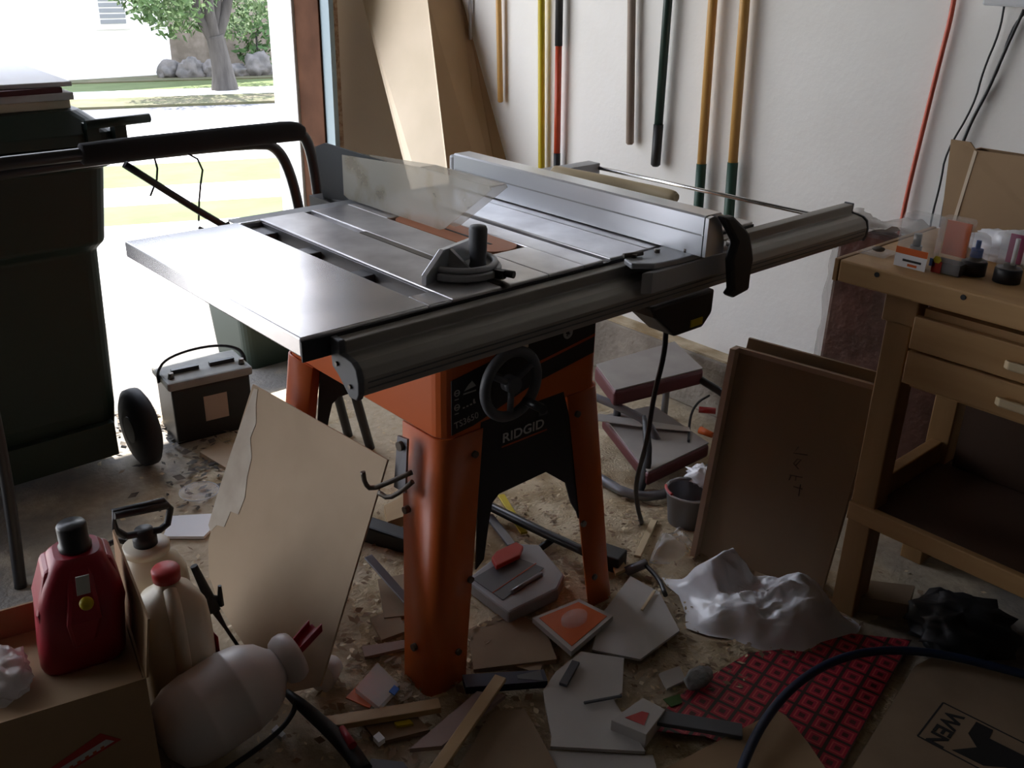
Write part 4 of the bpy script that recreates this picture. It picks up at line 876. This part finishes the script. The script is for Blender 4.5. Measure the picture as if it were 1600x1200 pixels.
# white film bag heap
def film_heap(name, lb, outline, peak, m, seed, hz):
    t = MB(); N_, M__ = 60, 60
    xs = [p[0] for p in outline]; ys = [p[1] for p in outline]; n_ = len(outline)
    def inside_dist(x, y):
        ins = False; dm = 9
        for i in range(n_):
            x1, y1 = outline[i][:2]; x2, y2 = outline[(i + 1) % n_][:2]
            if (y1 > y) != (y2 > y) and x < (x2 - x1) * (y - y1) / (y2 - y1) + x1: ins = not ins
            L_ = (x2 - x1) ** 2 + (y2 - y1) ** 2; u = max(0, min(1, ((x - x1) * (x2 - x1) + (y - y1) * (y2 - y1)) / L_))
            dm = min(dm, math.hypot(x - x1 - u * (x2 - x1), y - y1 - u * (y2 - y1)))
        return dm if ins else -dm
    cx_, cy_ = sum(xs) / n_, sum(ys) / n_; rings = []
    for j in range(M__ + 1):
        k = j / M__; ring = []
        for i in range(N_):
            a = 2 * math.pi * i / N_; dx, dy = math.cos(a), math.sin(a)
            lo_, hi_ = 0, 1.0
            for _ in range(18):
                mid = (lo_ + hi_) / 2
                if inside_dist(cx_ + dx * mid, cy_ + dy * mid) > 0: lo_ = mid
                else: hi_ = mid
            r = lo_ * (1 - k * .985); x, y = cx_ + dx * r, cy_ + dy * r
            e = min(1, k * 2.2); e = e * e * (3 - 2 * e)
            h = 0
            for px, py, pr, ph in peak: h = max(h, ph * math.exp(-((x - px) ** 2 + (y - py) ** 2) / pr ** 2)) 
            ridg = 1 - abs(noise.noise(V(x * 13 + seed, y * 13, seed))) * 2
            ridg2 = 1 - abs(noise.noise(V(x * 30 + seed, y * 30, seed + 4))) * 2
            z = .004 + e * (h + hz * ridg * .6 + hz * .35 * ridg2 + .25 * hz * noise.fractal(V(x * 55, y * 55, seed), 1, 2, 3))
            ring.append(V(x + .01 * noise.noise(V(y * 20, x * 20, seed)), y, max(z, .003)))
        rings.append(ring)
    t.loft(rings, caps=False); return tag(t.build(name, m), lb, 'plastic bag')
film_heap('plastic_bag', 'large crumpled white plastic bag on the floor before the lettered panel',
          [(0.963, 0.015, 0.010), (0.945, -0.088, 0.010), (0.857, -0.173, 0.005), (0.905, -0.262, 0.005), (0.910, -0.329, 0.005), (0.978, -0.422, 0.005), (1.107, -0.438, 0.005), (1.178, -.446, .005), (1.19, -.40, .02), (1.19, -.34, .02), (1.115, -0.248, 0.020), (1.029, -0.090, 0.020)],
          [(1.065, -.125, .080, .19), (1.10, -.30, .13, .095), (1.02, -.04, .07, .05), (.98, -.25, .10, .055)], M_bag, 3, .024)
film_heap('film_sheet', 'thin clear plastic film crumpled behind the white bag and the panel foot',
          [(0.990, 0.060, 0.005), (1.069, 0.110, 0.005), (1.190, 0.133, 0.005), (1.245, 0.109, 0.005), (1.130, 0.012, 0.005), (1.052, 0.009, 0.005)], [(1.08, .06, .05, .03)], M_film, 8, .025)

# ------------------------------------------------------------------ dust, shavings and leaves on the floor
def dust_h(x, y):
    f = noise.fractal(V(x * 2.6, y * 2.6, 1.7), 1, 2, 5) * .9 + noise.noise(V(x * 9, y * 9, 4)) * .25
    near = math.exp(-((x - 1.0) ** 2 / .35 + (y - .45) ** 2 / .35)); near2 = math.exp(-((x - .55) ** 2 / .5 + (y + .1) ** 2 / .35)); near3 = math.exp(-((x - .45) ** 2 / .10 + (y - 1.15) ** 2 / .30))
    return -.010 + .017 * f + .024 * near + .010 * near2 + .010 * near3
t = MB(); nx, ny, g_ = 128, 160, .0155; ok = {}
for j in range(ny):
    for i in range(nx):
        x, y = -.12 + i * g_, -.78 + j * g_; h = dust_h(x, y)
        if h > -.001: h += .0022 * noise.fractal(V(x * 60, y * 60, 2), 1, 2, 3)
        ok[i, j] = (x, y, h)
idx = {}
def vid(k):
    if k not in idx: idx[k] = len(t.v); t.v.append(V(*ok[k]))
    return idx[k]
for j in range(ny - 1):
    for i in range(nx - 1):
        ks = [(i, j), (i + 1, j), (i + 1, j + 1), (i, j + 1)]
        if max(ok[k][2] for k in ks) > .0005: t.f.append([vid(k) for k in ks]); t.sm.append(True)
tag(t.build('sawdust', M_dust, origin=(.8, .4, 0)), 'tan sawdust drifted over the floor under and around the saw', 'sawdust', kind='stuff')
R_ = random.Random(11)
def flakes(name, lb, cat, m, regions, seed):
    R = random.Random(seed); t = MB()
    for cx, cy, sx, sy, n, s in regions:
        for _ in range(n):
            x, y = R.gauss(cx, sx), R.gauss(cy, sy)
            if x > 1.80 or x < -.7: continue
            h = max(0, dust_h(x, y)) + .0025 if (-.1 < x < 1.8 and -.75 < y < 1.65) else .0012
            a = R.uniform(0, 6.28); k = s * R.uniform(.5, 1.6); b = V(math.cos(a), math.sin(a), R.uniform(-.25, .25)); c = V(-math.sin(a), math.cos(a), R.uniform(-.4, .4)) * R.uniform(.25, .7)
            p = V(x, y, h + k * .4)
            t.add([p - b * k, p + c * k, p + b * k, p - c * k], [(0, 1, 2, 3)])
    return tag(t.build(name, m, origin=(.5, .3, 0)), lb, cat, kind='stuff')
flakes('wood_shavings', 'pale wood shavings and chips scattered over the sawdust', 'shavings', M_birch, [(.9, .3, .35, .35, 900, .006), (.5, -.15, .4, .25, 700, .007), (.2, .45, .15, .25, 350, .007), (.75, 1.0, .3, .3, 250, .006)], 3)
flakes('dark_scraps', 'small dark bark and cardboard crumbs scattered between the boards', 'crumbs', M_cardD, [(.55, .0, .45, .3, 900, .009), (1.0, .35, .3, .3, 350, .007), (.9, -.4, .15, .12, 300, .007), (.22, .12, .1, .15, 260, .011), (.35, .75, .12, .25, 220, .008)], 5)
flakes('leaf_litter', 'dry dark leaves and petals blown in round the car battery', 'dry leaves', M_dead, [(.38, 1.22, .10, .14, 170, .013), (.33, 1.62, .08, .08, 140, .014), (.33, 1.0, .08, .1, 60, .010)], 8)

# ------------------------------------------------------------------ scraps on the floor
def piece(name, lb, cat, pts, th, m, group=None, bevel=0):
    o = tag(slab(pts, th).build(name, m, bevel=bevel), lb, cat, group); return o
def stick(name, lb, cat, a, b, wd, th, m, zup=None):
    a, b = V(*a), V(*b); d_ = (b - a).normalized(); s_ = d_.cross(Zu).normalized() * wd / 2; n_ = s_.cross(d_).normalized() * th
    if n_.z < 0: n_ = -n_
    return tag(MB().prism([a - s_, b - s_, b + s_, a + s_], -n_).build(name, m, bevel=.0015), lb, cat)
piece('board_offcut', 'small pale board offcut with reddish edge beside the car battery', 'wood offcut', [(0.363, 1.327, 0.020), (0.444, 1.348, 0.020), (0.465, 1.276, 0.020), (0.386, 1.122, 0.020)], .018, M_hb)
piece('plastic_sheet', 'bright white folded sheet on the floor behind the pump sprayer', 'plastic sheet', [(0.088, 0.962, 0.012), (0.145, 1.046, 0.012), (0.247, 0.979, 0.012), (0.201, 0.916, 0.012), (0.169, 0.894, 0.012)], .008, M_paper)
q = V(*(0.254, 1.097, 0.010)); bw = thing('glass_bowl', 'clear shallow glass bowl on the bright floor beyond the white sheet', 'bowl', (q.x, q.y, 0))
MB().lathe([(.03, 0), (.032, .004), (.055, .024), (.053, .025), (.03, .007), (0, .006)], (q.x, q.y, .002), seg=30).build('bowl_body', mat('thin_glass', (.9, .9, .9), .05, alpha=.14), bw)
MB().torus((q.x, q.y, .0265), (0, 0, 1), .054, .0016, 36, 6).build('rim', M_film, bw)
piece('board_scrap', 'white sheet panel scrap, notched, lying before the orange front leg', 'board scrap', [(0.588, -0.091, 0.030), (0.645, -0.167, 0.030), (0.561, -0.238, 0.030), (0.533, -0.238, 0.030), (0.474, -0.377, 0.030), (0.343, -0.248, 0.030), (0.363, -0.230, 0.030), (0.437, -0.127, 0.030), (0.498, -0.102, 0.030)], .008, M_ivory)
piece('board_scrap', 'dusty whitish sheet lying flat between the orange square pack and the white bag', 'board scrap', [(0.895, 0.036, 0.022), (0.899, -0.054, 0.022), (0.822, -0.180, 0.022), (0.677, -0.187, 0.022), (0.619, -0.096, 0.022), (0.727, -0.023, 0.022)], .006, M_ivory)
stick('dark_strip', 'short dark rubber strip lying on the notched white panel', 'strip', (0.477, -0.146, 0.040), (0.549, -0.113, 0.040), .018, .008, M_dgrey)
stick('dark_strip', 'thin dark sliver pointing at the red and white carton', 'strip', (0.473, -0.211, 0.038), (0.548, -0.248, 0.038), .006, .005, M_dgrey)
stick('rubber_strip', 'dark grey slat lying across the red printed paper', 'slat', (0.529, -0.317, 0.050), (0.651, -0.475, 0.046), .036, .010, M_dgrey)
cr = thing('small_carton', 'small red and white carton beside the notched white panel', 'carton', (0.552, -0.280, 0.000))
q4 = [V(*p) for p in ((0.464, -0.294, 0.055), (0.560, -0.293, 0.055), (0.570, -0.345, 0.055), (0.488, -0.365, 0.055))]
MB().prism(q4, (0, 0, -.035)).build('carton_body', M_ivory, cr, bevel=.001)
c_ = sum(q4, V(0, 0, 0)) / 4 + Zu * .0002
t = MB(); t.prism([c_ + (p - c_) * k + Zu * .0002 for p, k in zip(q4, (.55, .2, .3, .55))], (0, 0, .0006)); t.build('red_print', M_redcap, cr)
stick('wood_strip', 'tan wooden strip lying across the floor just before the orange front leg', 'wood strip', (0.039, 0.089, 0.035), (0.249, -0.019, 0.035), .030, .014, M_lath)
stick('wood_strip', 'long tan lath running out of frame from the dark blue blade pack', 'wood strip', (0.101, -0.179, 0.058), (0.381, -0.056, 0.055), .026, .010, M_lath)
bp_ = thing('blade_pack', 'dark blue black blade pack lying beside the foot of the front leg', 'blade pack', (0.426, -0.022, 0.000))
q4 = [V(*p) for p in ((0.336, 0.016, 0.036), (0.480, -0.085, 0.036), (0.461, -0.116, 0.036), (0.317, -0.019, 0.036))]
MB().prism(q4, (0, 0, -.018)).build('sleeve', mat('dark_blue_card', (.018, .02, .05), .5), bp_)
c_ = sum(q4, V(0, 0, 0)) / 4; MB().prism([c_ + (q4[1] - c_) * k + Zu * .0002 for k in (.3, .9)] + [c_ + (q4[2] - c_) * k + Zu * .0002 for k in (.9, .3)], (0, 0, .0006)).build('pale_print', M_dgrey, bp_)
piece('brown_board', 'brown dusty board lying between the two front legs of the saw', 'board scrap', [(0.450, 0.138, 0.020), (0.564, 0.134, 0.020), (0.600, 0.041, 0.020), (0.538, -0.066, 0.020), (0.377, 0.027, 0.020)], .012, M_cardD)
piece('brown_board', 'brown grey board at the lower edge beside the long tan lath', 'board scrap', [(0.323, -0.098, 0.026), (0.376, -0.138, 0.026), (0.309, -0.317, 0.026), (0.136, -0.188, 0.026)], .012, M_cardD)
piece('pale_board', 'pale board piece partly under the long tan lath', 'board scrap', [(0.124, -0.085, 0.042), (0.323, -0.048, 0.042), (0.362, -0.094, 0.042), (0.175, -0.119, 0.042)], .010, M_pinkE)
piece('ivory_board', 'ivory board with pinkish edge below the notched white panel', 'board scrap', [(0.333, -0.240, 0.020), (0.486, -0.387, 0.020), (0.452, -0.432, 0.020), (0.286, -0.290, 0.020)], .012, M_ivory)
q = V(*(0.722, -0.313, 0.030)); tag(blob(MB(), q, (.042, .024, .011), 41, 18, 12, .25, 2, .008, .2).build('stone', M_pebble), 'flat grey stone lying on the sawdust before the white bag', 'stone')
rp_ = slab([(0.530, -0.325, 0.012), (0.682, -0.309, 0.012), (0.891, -0.324, 0.012), (1.010, -0.397, 0.012), (1.131, -0.439, 0.012), (1.219, -0.543, 0.012), (1.123, -0.563, 0.012), (0.735, -0.643, 0.012), (0.668, -0.586, 0.012), (0.610, -0.416, 0.012)], .002)
tag(rp_.build('printed_paper', red_mat()), 'red printed paper with rows of dark squares under the blue hose', 'printed paper')
piece('green_scrap', 'small green scrap beside the dark slat', 'scrap', [(0.625, -0.297, 0.016), (0.664, -0.310, 0.016), (0.647, -0.330, 0.016), (0.620, -0.322, 0.016)], .002, mat('green_scrap', (.05, .12, .02), .7))
piece('torn_cardboard', 'torn brown cardboard flap over the lower corner of the red paper', 'cardboard', [(0.426, -0.422, 0.030), (0.669, -0.464, 0.030), (0.762, -0.483, 0.034), (0.763, -0.503, 0.034), (0.737, -0.571, 0.030), (0.693, -0.651, 0.030)], .004, M_card)
wn_ = thing('flat_carton', 'flattened brown carton with black printed lettering right of the red paper', 'cardboard', (1.055, -0.708, 0.000))
cp_ = [V(*p) for p in ((0.728, -0.665, 0.026), (1.122, -0.598, 0.026), (1.208, -0.615, 0.026), (1.320, -0.858, 0.026), (1.048, -0.980, 0.026))]
MB().prism(cp_, (0, 0, -.006)).build('carton_sheet', M_cardD, wn_)
A_, B_, C_ = V(*(0.925, -0.704, 0.026)), V(*(1.057, -0.693, 0.026)), V(*(0.934, -0.781, 0.026))
ux = (B_ - A_).normalized(); L_ = (B_ - A_).length; uy = V(-ux.y, ux.x, 0)
if (C_ - A_).dot(uy) > 0: uy = uy
fr_ = MB(); hgt = (C_ - A_).dot(uy); sg = 1 if hgt > 0 else -1
down_ = uy * sg
H_ = .23
def fbar(p, q, w_):
    d_ = (q - p).normalized(); s_ = V(-d_.y, d_.x, 0) * w_; fr_.prism([p - s_, q - s_, q + s_, p + s_], (0, 0, .0004))
fbar(A_, B_, .0018); fbar(A_, A_ + down_ * H_, .0018); fbar(B_, B_ + down_ * H_, .0018)
M_print = mat('black_print', (.012, .011, .011), .7)
fr_.build('printed_frame', M_print, wn_)
text_mesh('printed_lettering', 'WEN', L_ * .36, M_print, B_ - ux * L_ * .10 + down_ * L_ * .12 + Zu * .0002, -ux, down_, wn_, 1.1, .0012)
pr = MB(); o_ = A_ + down_ * L_ * .48
def pp(a, b): return o_ + ux * L_ * a + down_ * L_ * b + Zu * .0002
pr.prism([pp(.08, .0), pp(.40, .25), pp(.55, .1), pp(.60, .05), pp(.94, .05), pp(.94, .3), pp(.72, .32), pp(.74, 1.6), pp(.45, 1.6), pp(.30, .7), pp(.10, .45)], (0, 0, .0005))
pr.build('printed_picture', M_print, wn_)
tag(MB().tube([(0.518, -0.556, 0.050), (0.580, -0.528, 0.050), (0.681, -0.497, 0.060), (0.810, -0.478, 0.062), (0.941, -0.481, 0.055), (1.054, -0.509, 0.045), (1.144, -0.569, 0.040), (1.207, -0.656, 0.040), (1.265, -0.784, 0.040), (1.321, -0.905, 0.040)], .0095, 12, 2).build('air_hose', M_hose), 'dark blue hose curving over the red paper out of frame', 'hose')
piece('brown_carton', 'brown box side lying in shade behind the white bag by the bench leg', 'cardboard', [(1.216, -0.386, 0.050), (1.291, -0.365, 0.050), (1.370, -0.466, 0.050), (1.285, -0.493, 0.050)], .045, M_cardD)
t = MB(); blob(t, (1.337, -0.597, 0.030), (.12, .11, .035), 51, 30, 18, .4, 3, .005); tag(t.build('black_bag', M_black), 'crumpled black bag on the floor under the workbench', 'plastic bag')

# under the saw: tool base, tubes, packs
tb_ = thing('tool_base', 'grey plastic tool base with red paddle lying under the saw', 'power tool base', (0.688, 0.250, 0.000))
q4 = [V(*p) for p in ((0.546, 0.260, 0.050), (0.737, 0.306, 0.050), (0.787, 0.257, 0.050), (0.743, 0.119, 0.050), (0.690, 0.088, 0.050), (0.540, 0.096, 0.050))]
bd = MB().prism(q4, (0, 0, -.036)).build('base_body', mat('pale_grey_plastic', (.30, .30, .31), .5), tb_, bevel=.006)
MB().prism([V(*p) for p in ((0.557, 0.249, 0.051), (0.698, 0.262, 0.051), (0.722, 0.170, 0.051), (0.559, 0.139, 0.051))], (0, 0, .001)).build('grey_panel', M_dgrey, tb_)
MB().prism([V(*p) for p in ((0.635, 0.269, 0.056), (0.662, 0.282, 0.056), (0.729, 0.282, 0.056), (0.730, 0.255, 0.056), (0.696, 0.232, 0.056), (0.619, 0.233, 0.056))], (0, 0, .014)).build('red_paddle', M_red, tb_, bevel=.003)
MB().tube([(0.593, 0.145, 0.054), (0.698, 0.155, 0.054)], .006, 8).build('wrench', M_frame, tb_)
MB().tube([(0.558, 0.175, 0.052), (0.720, 0.197, 0.052)], .0012, 6).build('orange_line', M_inkO, tb_)
MB().tube([(0.813, 0.491, 0.035), (0.822, 0.486, 0.040), (0.837, 0.304, 0.045), (0.845, 0.169, 0.055), (0.849, 0.128, 0.055)], [.010, .013, .013, .012, .012], 12, 0).build('clamp_bar', M_blackS)
tag(bpy.data.objects['clamp_bar'], 'black round bar lying across the sawdust under the saw', 'bar')
tag(MB().tube([(0.797, 0.267, 0.025), (0.863, 0.273, 0.030)], .009, 10).build('short_tube', M_black), 'short black tube branching below the round black bar', 'tube')
stick('yellow_strip', 'bright yellow plastic strip under the round black bar', 'strip', (0.899, 0.533, 0.030), (0.820, 0.349, 0.026), .020, .006, M_yel)
stick('grey_bar', 'flat grey metal bar between the black skirt and the tool base', 'bar', (0.806, 0.477, 0.026), (0.762, 0.333, 0.022), .024, .008, M_frame)
op = thing('orange_pack', 'flat orange and white square pack with clear cover by the far front leg', 'package', (0.665, 0.010, 0.000))
q4 = [V(*p) for p in ((0.581, 0.060, 0.036), (0.715, 0.040, 0.036), (0.730, -0.056, 0.036), (0.566, -0.082, 0.036))]
MB().prism(q4, (0, 0, -.014)).build('pack_card', M_ivory, op)
c_ = sum(q4, V(0, 0, 0)) / 4; MB().prism([c_ + (p - c_) * .84 + Zu * .0002 for p in q4], (0, 0, .001)).build('orange_print', M_orb, op)
MB().lathe([(.030, 0), (.030, .010), (.026, .013), (0, .0135)], c_ + Zu * .0014, squash=(1.2, .8)).build('clear_blister', M_clear, op)
tag(MB().obox((.905, .115, .030), (.055, .07, .045), (0, 0, .3)).build('dark_block', M_black, bevel=.004), 'dark block standing behind the far front leg', 'block')
stick('wood_scrap', 'light wooden strip lying on the sawdust beside the far front leg', 'wood strip', (0.974, 0.083, 0.024), (1.141, 0.169, 0.024), .018, .008, M_birch)
stick('wood_scrap', 'short thin pale stick beside the large white bag', 'wood strip', (0.806, -0.078, 0.030), (0.888, -0.048, 0.030), .007, .005, M_birch)
mt_ = thing('metal_clamp', 'small grey metal clamp on the floor near the far front leg', 'clamp', (0.959, 0.059, 0.000))
MB().tube([(0.903, 0.058, 0.020), (0.959, 0.040, 0.030)], .012, 4).build('jaw', M_frame, mt_)
MB().tube([(0.954, 0.040, 0.028), (0.938, -0.021, 0.024), (0.903, -0.071, 0.020)], .006, 8, 1).build('handle', M_blackS, mt_)

# between the leaning hardboard and the orange leg
stick('angle_iron', 'grey angle iron sloping behind the orange front leg', 'metal bar', (0.401, 0.464, 0.075), (0.399, 0.271, 0.030), .022, .006, M_frame)
tag(MB().obox((0.531, 0.549, 0.030), (.05, .20, .055), (.0, .0, .35)).build('black_case', M_black, bevel=.006), 'black plastic case lying behind the orange front leg', 'case')
piece('wood_offcut', 'dusty tan wood offcut beside the hook bracket behind the front leg', 'wood offcut', [(0.580, 0.653, 0.060), (0.674, 0.664, 0.060), (0.627, 0.571, 0.060), (0.541, 0.580, 0.060)], .03, M_lath)
piece('brown_board', 'dark brown board piece leaning low behind the hardboard sheet', 'board scrap', [(0.404, 0.430, 0.022), (0.480, 0.401, 0.022), (0.391, 0.260, 0.022), (0.330, 0.296, 0.022)], .012, M_cardD)
cu = thing('white_cup', 'white plastic funnel cup lying at the hardboard foot', 'cup', (0.142, 0.246, 0.000))
qa = V(*(0.101, 0.202, 0.038)); MB().lathe([(.034, 0), (.036, .001), (.022, .055), (.020, .055), (.032, .002)], qa, V(.75, .35, -.12), 24).build('cup_body', M_tank, cu)
bl = thing('blister_pack', 'clear blister pack with orange card by the front leg foot', 'blister pack', (0.193, 0.149, 0.000))
q4 = [V(*p) for p in ((0.116, 0.127, 0.026), (0.198, 0.159, 0.026), (0.212, 0.116, 0.026), (0.137, 0.070, 0.026))]
MB().prism(q4, (0, 0, -.003)).build('orange_card', M_orb, bl)
q4 = [V(*p) for p in ((0.138, 0.124, 0.040), (0.218, 0.160, 0.040), (0.214, 0.072, 0.040), (0.144, 0.047, 0.040))]
MB().prism(q4, (0, 0, -.012)).build('clear_shell', M_film, bl)
piece('blue_scrap', 'small blue scrap in the clear blister pack corner', 'scrap', [(0.183, 0.067, 0.045), (0.202, 0.075, 0.045), (0.204, 0.059, 0.045), (0.185, 0.051, 0.045)], .003, M_blue)
wd = thing('spray_lance', 'black sprayer lance and hose lying beyond the white tank', 'sprayer lance', (0.051, 0.123, 0.000))
MB().tube([(0.019, 0.194, 0.050), (0.027, 0.132, 0.045), (0.035, 0.058, 0.040), (0.039, -0.004, 0.035), (0.034, -0.066, 0.030)], [.008, .014, .015, .018, .016], 12, 1).build('grip', M_black, wd)
MB().tube([(0.018, 0.156, 0.055), (0.008, 0.146, 0.040), (-0.031, 0.129, 0.030), (-0.095, 0.113, 0.030), (-0.165, 0.104, 0.030)], .0055, 8, 2).build('hose', M_cord, wd)
MB().tube([(0.046, 0.029, 0.060), (0.036, -0.024, 0.060)], [.006, .009], 8).build('red_tip', M_gas, wd)
for u, lb, m, pts in ((0, 'small white block beyond the black lance', M_paper, [(0.098, 0.001, 0.026), (0.114, 0.004, 0.026), (0.113, -0.018, 0.026), (0.097, -0.020, 0.026)]),
                      (1, 'yellow scrap lying below the tan wooden strip', M_yel, [(0.154, 0.009, 0.022), (0.182, -0.005, 0.022), (0.181, -0.019, 0.022), (0.152, -0.003, 0.022)]),
                      (2, 'white bit between the black lance and the white tank', M_paper, [(-0.042, 0.151, 0.020), (-0.027, 0.157, 0.020), (-0.026, 0.124, 0.020), (-0.037, 0.120, 0.020)])):
    piece('scrap', lb, 'scrap', pts, .012, m)
piece('purple_sheet', 'grey purple sheet corner at the lower edge beyond the black lance', 'sheet', [(0.021, -0.075, 0.030), (0.061, -0.048, 0.030), (0.102, -0.094, 0.030), (0.097, -0.141, 0.030)], .006, M_dgrey)
piece('board_scrap', 'small dark brown board corner low beside the grey angle iron', 'board scrap', [(0.306, 0.319, 0.020), (0.372, 0.310, 0.020), (0.344, 0.226, 0.020), (0.281, 0.236, 0.020)], 0.01, M_cardD)
piece('board_scrap', 'pinkish board sliver between the white funnel cup and the orange front leg', 'board scrap', [(0.234, 0.244, 0.022), (0.319, 0.201, 0.022), (0.306, 0.178, 0.022), (0.219, 0.211, 0.022)], 0.008, M_pinkE)
piece('board_scrap', 'narrow ivory board end between the black skirt and the tool base', 'board scrap', [(0.582, 0.334, 0.022), (0.669, 0.410, 0.022), (0.676, 0.382, 0.022), (0.585, 0.303, 0.022)], 0.01, M_ivory)
piece('board_scrap', 'brown splintered board peeking out below the orange square pack', 'board scrap', [(0.540, 0.024, 0.016), (0.560, -0.023, 0.016), (0.480, -0.070, 0.016), (0.452, -0.014, 0.016)], 0.01, M_cardD)
piece('board_scrap', 'dark board piece under the yellow scrap and the tan wooden strip', 'board scrap', [(0.111, 0.073, 0.016), (0.203, 0.023, 0.016), (0.200, -0.049, 0.016), (0.101, -0.010, 0.016)], 0.01, M_cardD)
piece('board_scrap', 'pale small scrap between the red and white carton and the stone', 'board scrap', [(0.683, -0.237, 0.012), (0.737, -0.250, 0.012), (0.712, -0.288, 0.012), (0.659, -0.279, 0.012)], 0.006, M_ivory)
piece('board_scrap', 'tan chip of board just beyond the dusty whitish sheet', 'board scrap', [(0.895, 0.100, 0.026), (0.932, 0.099, 0.026), (0.909, 0.060, 0.026), (0.870, 0.064, 0.026)], 0.008, M_lath)
